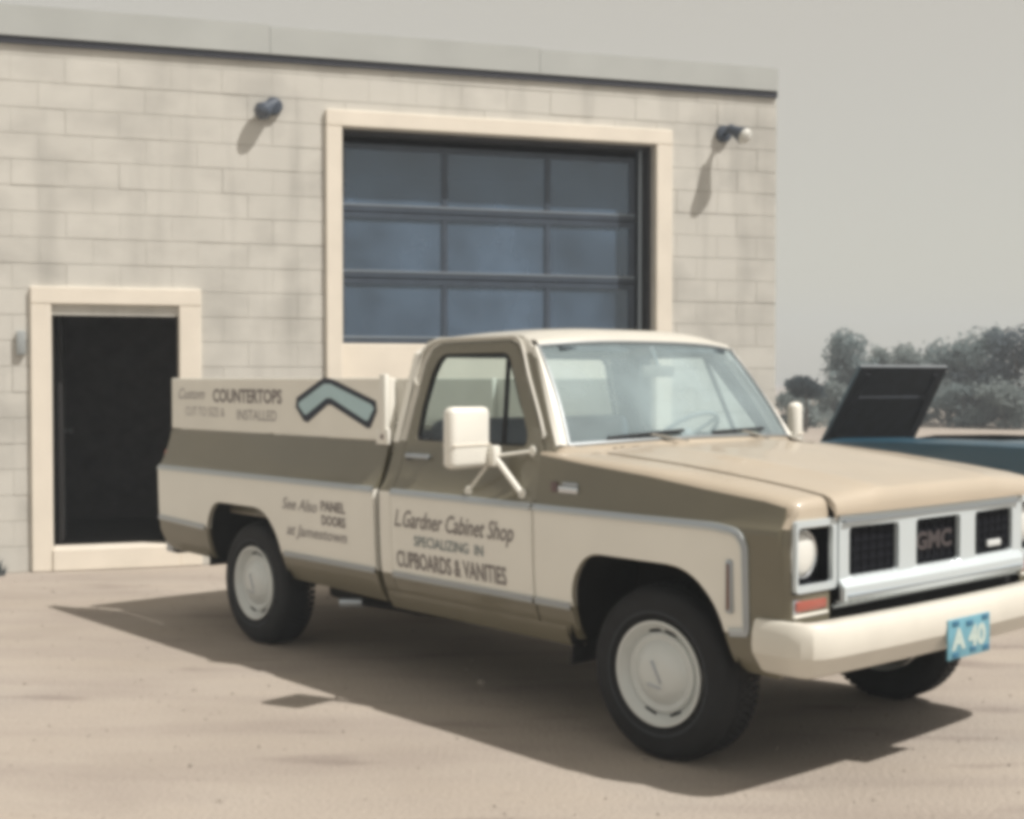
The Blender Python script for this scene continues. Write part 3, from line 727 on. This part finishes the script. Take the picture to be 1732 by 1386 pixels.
# wipers
for y0, y1 in ((-.62, -.16), (.06, .52)):
    b = MB(); pts = []
    for k in range(7):
        y = y0+(y1-y0)*k/6; bx, bz = wsb(y); pts.append((bx+.012-.015-.04*(k/6)*0, y, bz+.022+.016*(k/6)))
    b.tube(pts, .009, BLACK, 6); bx, bz = wsb(y1); b.tube([pts[3], (bx+.05, y0+(y1-y0)*.95, bz-.01)], .006, DASHM, 6); b.build('wiper', truck)
# ---- grille and lamps
b = MB(); GX = .762
o_rects = [(-.640, -.300), (-.174, .174), (.300, .640)]
outer = rnd_poly([(-.705, .738), (.705, .738), (.705, 1.088), (-.705, 1.088)], .012, 2)
holes = [rnd_poly([(a, .842), (c_, .842), (c_, 1.038), (a, 1.038)], .022, 3) for a, c_ in o_rects]
GRC = mat('grille_chrome', (.58, .64, .665), .42, .3)
sheet(b, outer, holes, lambda y, z: Vector((GX + .012*(1-(y/.7)**2) + (.028*min(1, (.836-z)/.03) if z < .836 else 0) - (.02 if z < .752 else 0), y, z)), GRC, .05, flange=lambda y, z: (-.022, 0, 0), zlevels=[.752, .7525, .80, .806, .82, .836])
gr = b.build('grille', truck, ang=25)
b = MB(); b.box((.735, 0, .94), (.01, 1.38, .26), DARK); b.build('grille_backing', gr)
for (a, c_) in o_rects:
    b = MB(); n = 6
    for k in range(n+1):
        y = a+(c_-a)*k/n; b.box((.744, y, .938), (.008, .004, .187), DARK)
    for k in range(5): b.box((.745, (a+c_)/2, .862+k*.038), (.008, c_-a, .004), DARK)
    b.build('grille_insert', gr)
for zz, hh in ((1.062, .010), (.772, .008)):
    b = MB(); b.box((.794 if zz < 1 else .770, 0, zz), (.022, 1.37, hh), CHROMED, .003); b.build('grille_line', gr)
v, f = text_mesh('GMC', .10, bold=.004, sx=1.28); mxw = max(q[0] for q in v); b = MB()
b.add([(.7505, q[0]-mxw/2, .905+q[1]) for q in v], f, mat('emblem_dull_red', (.055, .045, .046), .7)); b.build('lettering', gr, smooth=False)
b = MB(); b.box((.755, .49, .885), (.012, .115, .030), mat('emblem_white', (.6, .62, .62), .4), .012); b.build('emblem', gr)
for s in (-1, 1):
    b = MB(); y0, y1 = s*.972, s*.712
    if y0 > y1: y0, y1 = y1, y0
    ou = rnd_poly([(y0, .805), (y1, .805), (y1, 1.082), (y0, 1.082)], .02, 3); i0, i1 = (.012, .026) if s < 0 else (.026, .012); ho = rnd_poly([(y0+i0, .832), (y1-i1, .832), (y1-i1, 1.055), (y0+i0, 1.055)], .02, 3)
    sheet(b, ou, [ho], lambda y, z: Vector((.758, y, z)), GRC, .05, flange=lambda y, z: (-.02, 0, 0)); bz = b.build('headlight_bezel', truck, ang=25)
    b = MB(); b.box((.672, (y0+y1)/2, .943), (.01, .25, .26), DARK); b.box((.71, s*.724, .943), (.07, .012, .25), DARK); b.box((.71, s*.825, 1.062), (.07, .20, .008), DARK); b.box((.71, s*.825, .824), (.07, .20, .008), DARK); b.build('bezel_backing', bz)
    b = MB(); cc = (.680, s*.872, .945)
    b.lathe([(.100, -.01), (.100, .024), (.094, .030), (.088, .026)], cc, (1, 0, 0), CHROME, 32); hr = b.build('headlight_ring', bz)
    b = MB(); b.lathe([(.090, .022), (.080, .034), (.06, .042), (.03, .046), (0, .047)], cc, (1, 0, 0), LAMPG, 32); hl = b.build('headlight', truck)
    b = MB(); b.box((.728, s*.862, .752), (.03, .215, .056), CHROMED, .008); b.box((.736, s*.862, .752), (.03, .195, .042), LENSR, .008); b.box((.735, s*.862, .716), (.03, .215, .012), WHITE, .003); b.build('turn_signal', truck)
# valance under the grille, with a pan added to stop sun behind the bumper
b = MB(); b.box((.68, 0, .68), (.05, 1.84, .24), UNDER, .01); b.box((.755, 0, .655), (.13, 1.62, .012), UNDER); b.box((.735, 0, .728), (.02, 1.42, .012), GRC, .003); b.build('valance', truck)
# ---- bumper
def bumper_path():
    P = []
    for k in range(41):
        t = -1+k/20; a = abs(t); y = math.copysign(min(1.0, a*1.13)*1.012, t)
        if a < .62: x = .895-.02*(a/.62)**2; y = t/.62*.74
        else:
            q = (a-.62)/.38
            # from (.875,.74) round the corner to (.60,1.012)
            p0, p1, p2, p3 = (.875, .74), (.868, 1.0), (.86, 1.035), (.595, 1.022)
            x = (1-q)**3*p0[0]+3*(1-q)**2*q*p1[0]+3*(1-q)*q*q*p2[0]+q**3*p3[0]; yy = (1-q)**3*p0[1]+3*(1-q)**2*q*p1[1]+3*(1-q)*q*q*p2[1]+q**3*p3[1]
            y = math.copysign(yy, t)
        P.append((x, y))
    return P
BP = bumper_path()
def bsec(x, y, i):
    a = BP[max(0, i-1)]; c_ = BP[min(40, i+1)]; d = Vector((c_[0]-a[0], c_[1]-a[1], 0)).normalized(); n = Vector((d.y, -d.x, 0))
    if n.dot(Vector((x-.3, y*.6, 0))) < 0: n = -n
    p = Vector((x, y, 0)); up = .006*0
    sec = [(-.09, .692), (-.03, .700), (-.010, .696), (.0, .682), (.010, .650), (.013, .600), (.008, .570), (-.050, .492), (-.075, .480), (-.075, .50), (-.035, .54), (-.025, .66), (-.09, .672)]
    return [p + n*h + Vector((0, 0, z)) for h, z in sec]
b = MB(); b.grid([bsec(x, y, i) for i, (x, y) in enumerate(BP)], BUMPW, closed=True)
for i in (0, 40):
    b.poly(bsec(*BP[i], i), BUMPW)
bump = b.build('front_bumper', truck, ang=22)
b = MB()
for s in (-1, 1): b.box((.75, s*.40, .60), (.16, .05, .08), UNDER)
b.build('bumper_bracket', bump)
b = MB(); b.box((.909, .012, .545), (.008, .335, .168), PLATEB, .006); pl = b.build('licence_plate', truck); pl['label'] = 'turquoise licence plate with pale characters'
v, f = text_mesh('A 40', .115, bold=.006, sx=1.15); mxw = max(q[0] for q in v); b = MB()
b.add([(.9145, .012+q[0]-mxw/2, .505+q[1]) for q in v], f, PLATEW); b.build('lettering', pl, smooth=False)
for (yy, zz) in ((-.11, .61), (.125, .613), (.0, .60), (-.11, .478), (.135, .482), (.03, .488)):
    b = MB(); b.box((.9145, yy+.01, zz), (.004, .05, .022), PLATED, .004); b.build('plate_mark', pl)
# ---- mirrors
def mirror(s):
    e = MB(); cx, cy, cz = (-1.02, s*1.132, 1.348) if s < 0 else (-.90, 1.24, 1.345)
    rot = Matrix.Rotation(.12 if s < 0 else .58, 3, 'Z')
    e.box((cx, cy, cz), (.075, .266, .290), WHITE, .032, rot=rot, seg=4); m_ = e.build('door_mirror', DOOR[s])
    e = MB(); e.box((cx+.004, cy, cz-.035), (.078, .250, .006), TRIM, .002, rot=rot); e.build('mirror_seam', DOOR[s])
    e = MB(); e.box((cx-.04, cy, cz), (.008, .235, .258), CHROME, .003, rot=rot); e.build('mirror_glass', DOOR[s])
    k = Vector((cx+.045, s*1.0 if s < 0 else 1.12, 1.258)); 
    e = MB(); e.box(k, (.05, .05, .10), WHITE, .012); e.build('mirror_clamp', DOOR[s])
    for p, r in (((-.80, s*(sw(0, 1.085)+.003), 1.085), .014), ((-1.19, s*(sw(0, 1.075)+.003), 1.075), .008), ((-.80, s*(sw(0, 1.275)+.003), 1.285), .008)):
        e = MB(); e.tube([k, p], r, WHITE, 8); e.lathe([(0, .008), (.022, .006), (.026, 0)], p, (0, s, 0), WHITE, 12); e.build('mirror_arm', DOOR[s])
for s in (-1, 1): mirror(s)
# ---- bed floor, bulkhead, tailgate, tail lamps, rear bumper
b = MB(); b.box((-3.2, 0, .78), (2.47, 1.64, .03), mat('bed_planks', (.40, .36, .30), .8, var=.15, scale=5)); b.build('bed_floor', truck)
b = MB(); b.box((-1.975, 0, 1.03), (.03, 1.68, .50), PAINT, .008); b.build('bed_bulkhead', truck)
b = MB(); b.box((-4.462, 0, 1.01), (.05, 1.56, .54), PAINT, .012); b.box((-4.49, 0, .98), (.012, 1.40, .20), WHITE, .004); b.build('tailgate', truck)
for s in (-1, 1):
    b = MB(); b.box((-4.457, s*.89, .97), (.03, .13, .36), LENSR, .012); b.build('tail_lamp', truck)
b = MB(); b.box((-4.58, 0, .50), (.16, 1.70, .14), DARK, .02); b.box((-4.46, 0, .50), (.2, .9, .06), UNDER)
for s in (-1, 1): b.box((-4.56, s*.86, .52), (.10, .03, .16), CHROMED, .01)
b.build('rear_bumper', truck)
b = MB(); b.tube([(-4.43, 0, .62), (-4.43, 0, .70)], .3, UNDER, 4); b.build('spare_carrier', truck)
# ---- stake sideboards with signs
BOARD = mat('board_white', (.78, .76, .69), .55, var=.04, scale=4)
for s in (-1, 1):
    yb = s*.90
    b = MB(); b.box((-3.225, yb, 1.463), (2.43, .022, .335), BOARD, .004, seg=1); sbd = b.build('sideboard', truck)
    for x in (-2.02, -3.2, -4.38):
        b = MB(); b.box((x, yb-s*.034, 1.43), (.085, .04, .40), BOARD, .004, seg=1); b.build('stake', sbd)
    if s < 0:
        sbd['label'] = 'white sideboard lettered for countertops'
        b = MB(); b.box((-1.985, -.915, 1.47), (.055, .03, .36), WHITE, .006); b.box((-1.99, -.918, 1.315), (.11, .02, .085), WHITE, .006); b.build('corner_post', sbd)
        b = MB(); b.lathe([(0, .006), (.012, .004), (.016, 0)], (-1.985, -.929, 1.315), (0, -1, 0), REDL, 12); b.build('reflector', sbd)
        Y = yb-.0125
        for tx_, sz, x0, x1, z0, ink, sh, bo in (('Custom', .10, -4.34, -3.98, 1.495, INKL, .35, .001), ('COUNTERTOPS', .115, -3.87, -3.03, 1.48, INKD, 0, .004), ('CUT TO SIZE &', .085, -4.24, -3.72, 1.385, INKL, 0, 0), ('INSTALLED', .09, -3.56, -3.09, 1.372, INKL, 0, .001)):
            v, f = text_mesh(tx_, sz, sh, bo); mw = max(q[0] for q in v); mn = min(q[0] for q in v); b = MB()
            b.add([(x0+(q[0]-mn)/(mw-mn)*(x1-x0), Y, z0+q[1]) for q in v], f, ink); b.build('lettering', sbd, smooth=False)
        # bent countertop emblem: pale blue with heavy navy outline
        OL = [(-2.865, 1.515), (-2.575, 1.634), (-2.50, 1.628), (-2.065, 1.505), (-2.055, 1.45), (-2.115, 1.358), (-2.145, 1.355), (-2.50, 1.478), (-2.535, 1.478), (-2.745, 1.372), (-2.79, 1.382), (-2.875, 1.46)]
        IL = [(-2.835, 1.487), (-2.570, 1.597), (-2.505, 1.597), (-2.105, 1.487), (-2.080, 1.465), (-2.135, 1.398), (-2.160, 1.398), (-2.495, 1.517), (-2.545, 1.517), (-2.755, 1.418), (-2.775, 1.420), (-2.835, 1.465)]
        b = MB(); b.prism([(x, Y, z) for x, z in OL], (0, -.0015, 0), NAVY); em = b.build('emblem', sbd, smooth=False)
        b = MB(); b.prism([(x, Y-.0025, z) for x, z in IL], (0, -.0012, 0), SKYB); b.build('emblem_fill', em if False else sbd, smooth=False)
# ---- hand lettering on the doors and bed
def side_text(s, tx_, size, x0, x1, z0, z1_, ink, par, shear=0, bold=0, slope=0):
    v, f = text_mesh(tx_, size, shear, bold); a0, a1 = min(q[0] for q in v), max(q[0] for q in v); b0, b1 = 0, size*.72
    b = MB(); P = []
    for q in v:
        X = x0+(q[0]-a0)/(a1-a0)*(x1-x0); Z = z0+q[1]/b1*(z1_-z0)+slope*(X-x0); P.append((X if s < 0 else x0+x1-X, s*(sw(X, Z)+.003), Z))
    b.add(P, f, ink); b.build('lettering', par, smooth=False)
for s in (-1, 1):
    side_text(s, 'L.Gardner Cabinet Shop', .1, -1.765, -.825, .862, .952, INKD, DOOR[s], .35, .001, .0)
    side_text(s, 'SPECIALIZING', .08, -1.60, -1.16, .772, .825, INKB, DOOR[s], 0, .001); side_text(s, 'IN', .08, -1.115, -1.05, .772, .825, INKB, DOOR[s], 0, .001)
    side_text(s, 'CUPBOARDS & VANITIES', .1, -1.755, -.885, .652, .738, INKD, DOOR[s], 0, .002)
    side_text(s, 'See Also', .08, -2.87, -2.50, .872, .94, INKL, BS[s], .3, .001)
    side_text(s, 'PANEL', .08, -2.46, -2.22, .888, .945, INKD, BS[s], 0, .002)
    side_text(s, 'DOORS', .08, -2.455, -2.22, .81, .865, INKD, BS[s], 0, .002)
    side_text(s, 'at Jamestown', .07, -2.83, -2.21, .725, .79, INKL, BS[s], .3, .001)
# ---- chassis
b = MB()
for s in (-1, 1):
    b.box((-1.9, s*.42, .50), (5.1, .07, .15), UNDER, .005)
for x in (-.9, -2.0, -2.7, -4.3): b.box((x, 0, .50), (.10, .80, .10), UNDER)
b.box((.05, 0, .36), (.14, 1.45, .10), UNDER, .02); b.box((-.1, 0, .60), (.9, .6, .45), UNDER, .05); b.box((-1.0, 0, .42), (.8, .35, .26), UNDER, .05)
b.tube([(-3.34, -.75, .37), (-3.34, .75, .37)], .055, UNDER, 10); b.lathe([(0, -.18), (.14, -.12), (.19, 0), (.14, .12), (0, .18)], (-3.34, 0, .37), (1, 0, 0), UNDER, 16)
b.tube([(-3.3, 0, .40), (-1.3, 0, .47)], .045, UNDER, 8)
b.box((-2.35, -.62, .47), (.9, .26, .28), UNDER, .04)
for s in (-1, 1): b.box((-3.34, s*.55, .42), (1.25, .065, .05), UNDER)
b.build('chassis', truck)
b = MB(); b.tube([(-1.0, -.5, .36), (-1.9, -.72, .36), (-2.35, -.80, .365), (-2.45, -.86, .36)], .022, UNDER, 8); b.tube([(-2.35, -.80, .362), (-2.47, -.87, .355)], .027, CHROMED, 8); b.build('exhaust_pipe', truck)
for s in (-1, 1):
    b = MB(); b.box((-.54, s*.82, .40), (.012, .16, .17), BLACK, .004, rot=Matrix.Rotation(.12, 3, 'Y')); b.build('mud_flap', truck)
# ---- wheels
def wheel(x, s, steer):
    e = empty('wheel', (x, s*.815, .372), steer); e.parent = truck
    ax = (0, s, 0); h = .12
    tp = [(.222, -.035), (.25, -.06), (.30, -.070), (.345, -.064), (.366, -.048), (.372, -.025), (.374, -.01), (.374, .03), (.372, .06), (.366, .090), (.345, .112), (.318, .119), (.285, .121), (.268, .123), (.262, .126), (.256, .123), (.25, .115), (.238, .107), (.224, .09)]
    ms = [TYREM]*(len(tp)-1); ms[13] = TYREL; ms[14] = TYREL
    b = MB(); b.lathe(tp, (0, 0, 0), ax, TYREM, 64, ms); ty = b.build('tyre', e, ang=50)
    b = MB()
    for k in range(64):
        a = 2*math.pi*k/64
        for hh in (-.028, .006, .040, .074):
            aa = a + (.02 if hh in (.006, .074) else -.02)
            b.box((math.cos(aa)*.3735, hh, math.sin(aa)*.3735), (.012, .032, .026), TYREM, rot=Matrix.Rotation(-aa, 3, 'Y'))
    b.build('tread', ty, smooth=False)
    b = MB(); b.lathe([(.224, -.09), (.205, -.05), (.20, .05), (.215, .095), (.226, .110), (.224, .118), (.213, .118), (.205, .106), (.192, .094), (.186, .082), (.176, .074), (.165, .070), (.02, .065)], (0, 0, 0), ax, RIMW, 64); rim = b.build('rim', e, ang=40)
    for k in (2, 2.75, 6.9, 8.1):
        a = 2*math.pi*k/10+.05; c_ = Vector((math.cos(a)*.1815, s*.0835, math.sin(a)*.1815))
        b = MB(); b.box(c_, (.012, .006, .062), DARK, .004, rot=Matrix.Rotation(-a, 3, 'Y')); b.build('rim_shade', rim)  # dark bars painted where shadow falls between rim and cap
    b = MB(); b.lathe([(.172, .070), (.170, .088), (.160, .094), (.150, .090), (.138, .086), (.130, .094), (.118, .108), (.085, .122), (.05, .128), (.02, .129), (0, .129)], (0, 0, 0), ax, RIMW, 48); cap = b.build('hubcap', e, ang=30)
    b = MB(); b.box((.005, s*.131, .01), (.014, .006, .105), CHROMED, .003, rot=Matrix.Rotation(s*.5, 3, 'Y')); b.box((-.005, s*.1295, -.052), (.07, .006, .012), CHROMED, .003, rot=Matrix.Rotation(-s*.15, 3, 'Y')); b.build('hubcap_mark', cap)
for x, st_ in ((0, R(4)), (-3.34, 0)):
    for s in (-1, 1): wheel(x, s, st_)

# ================================================================== BLUE CAR WITH RAISED LID
CXw, CYw = 2.80, 12.4
car = empty('blue_car', (CXw, CYw, 0), R(-58))   # local +x runs along the body towards the right of the lot and the camera
tag(car, 'low dark blue car with its hood raised, beyond the pickup truck', 'car')
def carw(x): return .80 - .05*max(0, (.5-x)/.5)**2
b = MB(); rows = []
prof = [(-.02, .50, .90), (0.02, .30, 1.03), (.3, .25, 1.08), (1.0, .22, 1.11), (2.0, .2, 1.12), (2.9, .2, 1.11), (3.8, .22, 1.08), (4.35, .3, 1.02), (4.42, .5, .88)]
for side in (-1, 1):
    rows = []
    for x, zb, zt in prof:
        w = carw(x) - (.06 if x < 0 or x > 4.4 else 0); y = side*(w)+.75
        rows.append([(x, y*1.0, zb), (x, y+side*.04, (zb+zt)/2), (x, y+side*.03, zt-.10), (x, y+side*.005, zt-.03), (x, y-side*.06, zt), (x, y-side*.18, zt+.005)])
    b.grid(rows, BLUEC)
b.grid([[(x, .75-.64, zt+.004), (x, .75+.64, zt+.004)] for x, zb, zt in prof[4:]], BLUEC)
for (x, z0, z1) in ((-.02, .45, .9), (4.42, .45, .87)): b.grid([[(x, -.0, z0), (x, 1.5, z0)], [(x, 0, z1), (x, 1.5, z1)]], BLUEC)
b.build('body', car)
b = MB(); b.box((1.0, .75, .72), (1.9, 1.2, .3), UNDER); b.box((.8, .75, .93), (.5, .4, .25), UNDER, .04); b.build('engine', car)
lid = MB(); L = .84; th = R(58); ux, uz = math.cos(th), math.sin(th)
P = lambda d, y, t: (0.0+ux*d+uz*t, y, 1.045+uz*d-ux*t)
lid.add([P(0, .12, 0), P(0, 1.38, 0), P(L, 1.34, 0), P(L, .16, 0), P(0, .12, .03), P(0, 1.38, .03), P(L, 1.34, .03), P(L, .16, .03)],
        [(4, 5, 6, 7), (0, 3, 2, 1), (0, 1, 5, 4), (1, 2, 6, 5), (2, 3, 7, 6), (3, 0, 4, 7)], BLUEC, [LIDD, BLUEC, BLUEC, BLUEC, CHROMED, BLUEC])  # lid's shaded underside and sunlit top edge put into face colours
hd = lid.build('hood', car, smooth=False)
b = MB(); b.tube([P(.1, .25, .035), P(.76, .3, .035)], .02, LIDD, 6); b.tube([P(.1, 1.25, .035), P(.76, 1.2, .035)], .02, LIDD, 6); b.tube([P(.5, .3, .035), P(.5, 1.2, .035)], .02, LIDD, 6); b.build('hood_brace', hd)
# cabin further along the body
b = MB(); b.grid([[(2.75, .12, 1.11), (2.75, 1.38, 1.11)], [(3.15, .22, 1.40), (3.15, 1.28, 1.40)], [(3.75, .22, 1.41), (3.75, 1.28, 1.41)], [(4.15, .12, 1.05), (4.15, 1.38, 1.05)]], BLUEC)
b.build('cabin', car)
for s, y in ((-1, .12), (1, 1.38)):
    b = MB(); yi = .22 if s < 0 else 1.28
    b.poly([(2.85, y, 1.07), (3.17, yi, 1.38), (3.73, yi, 1.38), (4.07, y, 1.07)], SIDEG); b.build('side_window', car, smooth=False)
for x in (.75, 3.6):
    for y in (-.02, 1.52):
        b = MB(); b.lathe([(0, .09), (.2, .09), (.29, .09), (.315, .06), (.315, -.06), (.29, -.09), (0, -.09)], (x, y, .315), (0, 1, 0), TYREM, 28); b.build('tyre', car)

# ================================================================== TREES AND BUSHES BEYOND THE LOT
def leaf_mat(name, c):
    m = mat(name, c, .8, var=.3, scale=2.0, spec=.1); n = m.node_tree; b = n.nodes['Principled BSDF']; o = n.nodes['Material Output']
    t = n.nodes.new('ShaderNodeBsdfTranslucent'); x = n.nodes.new('ShaderNodeMixShader'); x.inputs[0].default_value = .5
    src = b.inputs['Base Color'].links[0].from_socket; n.links.new(src, t.inputs['Color'])
    n.links.new(b.outputs[0], x.inputs[1]); n.links.new(t.outputs[0], x.inputs[2]); n.links.new(x.outputs[0], o.inputs['Surface']); return m
LEAFS = [leaf_mat('leaf_blue_green', (.21, .26, .265)), leaf_mat('leaf_grey_green', (.24, .28, .275)), leaf_mat('leaf_dark', (.11, .14, .16))]
def crown(b, c, rx, ry, rz, n, m, size, lobes=9):
    L = []
    for i in range(lobes):
        a = random.uniform(0, 6.283); q = random.uniform(.2, .75); h = random.uniform(-.8, .85)
        L.append((c[0]+rx*q*math.cos(a)*(1-.35*max(0, h)), c[1]+ry*q*math.sin(a), c[2]+rz*h, random.uniform(.28, .5)))
    for i in range(n):
        lx, ly, lz, lr = random.choice(L); d = Vector((random.gauss(0, 1), random.gauss(0, 1), random.gauss(0, 1))).normalized()*random.choice((random.uniform(.3, 1.0), random.uniform(.7, 1.35)))
        p = Vector((lx+d.x*rx*lr, ly+d.y*ry*lr, lz+d.z*rz*lr*.8)); s_ = size*random.uniform(.5, 1.4)
        if p.z < .02: continue
        u_ = Vector((random.gauss(0, 1), random.gauss(0, 1), random.gauss(0, 1))).normalized(); w_ = u_.orthogonal().normalized()
        b.add([p-u_*s_*.5, p+w_*s_*.32, p+u_*s_*.5, p-w_*s_*.32], [(0, 1, 2, 3)], m)
def tree(x, y, h, w, m, label, trunk_h=.3, n=1300, group='small trees beyond the lot'):
    e = empty('tree', (x, y, 0)); tag(e, label, 'tree', group)
    b = MB(); b.tube([(0, 0, -.05), (.05, 0, h*.3), (.0, .05, h*.6), (.03, 0, h*.85)], [h*.035, h*.026, h*.016, h*.004], BARK, 8)
    for k in range(7):
        a = random.uniform(0, 6.28); z = h*random.uniform(.25, .65); b.tube([(0, 0, z), (math.cos(a)*w*.2, math.sin(a)*w*.2, z+h*.1), (math.cos(a)*w*.42, math.sin(a)*w*.42, z+h*.24)], [h*.014, h*.009, h*.003], BARK, 5)
    b.build('trunk', e)
    b = MB(); crown(b, (0, 0, h*(.5+trunk_h*.4)), w*.5, w*.5, h*(.5-trunk_h*.35), int(n*2.2), m, .19, 20); c_ = b.build('crown', e, smooth=False, recalc=False)
def px(xp, d): return (xp-866)/2240*d
def ht(yp, d): return 1.62-(yp-643)/2240*d
specs = [(1436, 50, 562, 88, 0, 'narrow twin-topped grey-green tree behind the raised blue hood'), (1490, 52, 585, 46, 1, 'slim pale tree next to the twin-topped one'),
         (1540, 51, 577, 80, 1, 'pale loose tree above the right end of the raised hood'), (1606, 49, 572, 90, 0, 'bushy blue-green tree just right of the raised hood'),
         (1662, 47, 558, 96, 0, 'taller bushy tree second from the picture edge'), (1722, 45, 548, 120, 2, 'dark tree at the right picture edge'), (1800, 45, 548, 130, 0, 'tree standing beyond the right picture edge')]
for xp, d, top, wpx, mi_, lab in specs:
    tree(px(xp, d), d, ht(top+9, d), wpx/2240*d*1.15, LEAFS[mi_], lab, .12, 1500)
def bush(x, y, h, w, m, label, n=900, name='bush', group='bushes along the far edge of the lot'):
    e = empty(name, (x, y, 0)); tag(e, label, 'bush', group)
    b = MB()
    for k in range(6):
        a = random.uniform(0, 6.28); b.tube([(0, 0, -.03), (math.cos(a)*w*.15, math.sin(a)*w*.15, h*.4), (math.cos(a)*w*.3, math.sin(a)*w*.3, h*.75)], [.03, .02, .006], BARK, 5)
    b.build('stem', e)
    b = MB(); crown(b, (0, 0, h*.48), w*.55, w*.42, h*.5, int(n*2.0), m, .17, 16); b.build('crown', e, smooth=False, recalc=False)
bs_ = [(1352, 44, 660, 80, 1, 'pale low bush beside the building corner behind the far door mirror'), (1420, 46, 650, 80, 1, 'grey-green bush left of the raised blue hood'),
       (1556, 46, 645, 90, 1, 'low pale bush at the raised hood, first of the row on the right'), (1630, 45, 648, 90, 0, 'low blue-green bush second of the row on the right'),
       (1700, 44, 650, 95, 1, 'low pale bush third of the row on the right'), (1770, 44, 648, 100, 0, 'low bush past the right picture edge'),
       (1625, 47, 615, 70, 2, 'dark shrub between the trees on the right'), (1690, 46, 610, 80, 2, 'dark shrub below the taller tree on the right'), (1490, 47, 640, 85, 0, 'blue-green bush hidden mostly by the raised hood')]
for xp, d, top, wpx, mi_, lab in bs_: bush(px(xp, d), d, ht(top, d), wpx/2240*d*1.2, LEAFS[mi_], lab, 1100)
# a small dark tree with a clear stem behind the far mirror
DKL = leaf_mat('leaf_darkest', (.05, .07, .08))
e = empty('tree', (px(1362, 40), 40, 0)); tag(e, 'small dark tree with low spreading crown between building corner and raised blue hood', 'tree', 'small trees beyond the lot')
b = MB(); b.tube([(0, 0, -.05), (.05, 0, .6), (0, 0, 1.4)], [.07, .05, .02], BARK, 8); b.build('trunk', e)
b = MB(); crown(b, (0, 0, 1.30), .78, .6, .42, 1500, DKL, .17, 22); b.build('crown', e, smooth=False, recalc=False)
# weed tuft against the wall at the left
e = empty('weed', (BX-.30*math.cos(BYAW)+.06, BY-.30*math.sin(BYAW)-.12, 0)); tag(e, 'small dark weed growing against the block wall left of the doorway', 'weed')
b = MB()
for k in range(90):
    a = random.uniform(0, 6.28); r = random.uniform(.0, .07); h = random.uniform(.05, .16); x0, y0 = r*math.cos(a), r*math.sin(a); tx_ = random.uniform(-.06, .06)
    b.add([(x0-.006, y0, 0), (x0+.006, y0, 0), (x0+tx_, y0+random.uniform(-.05, .05), h)], [(0, 1, 2)], LEAFS[2])
b.build('blades', e, smooth=False)
# thin summer haze over the whole place
hb = MB(); hb.box((0, 40, 9.0), (700, 700, 22), mat('haze_air', (1, 1, 1)))
HZ = bpy.data.materials['haze_air']; hn = HZ.node_tree; hn.nodes.clear()
ho_ = hn.nodes.new('ShaderNodeOutputMaterial'); pv = hn.nodes.new('ShaderNodeVolumePrincipled')
pv.inputs['Color'].default_value = (.86, .93, 1.0, 1); pv.inputs['Density'].default_value = .0034; pv.inputs['Anisotropy'].default_value = 0.0
hn.links.new(pv.outputs[0], ho_.inputs['Volume'])
hz = hb.build('haze', smooth=False); tag(hz, 'thin pale haze hanging over the whole lot', 'haze', kind='stuff')
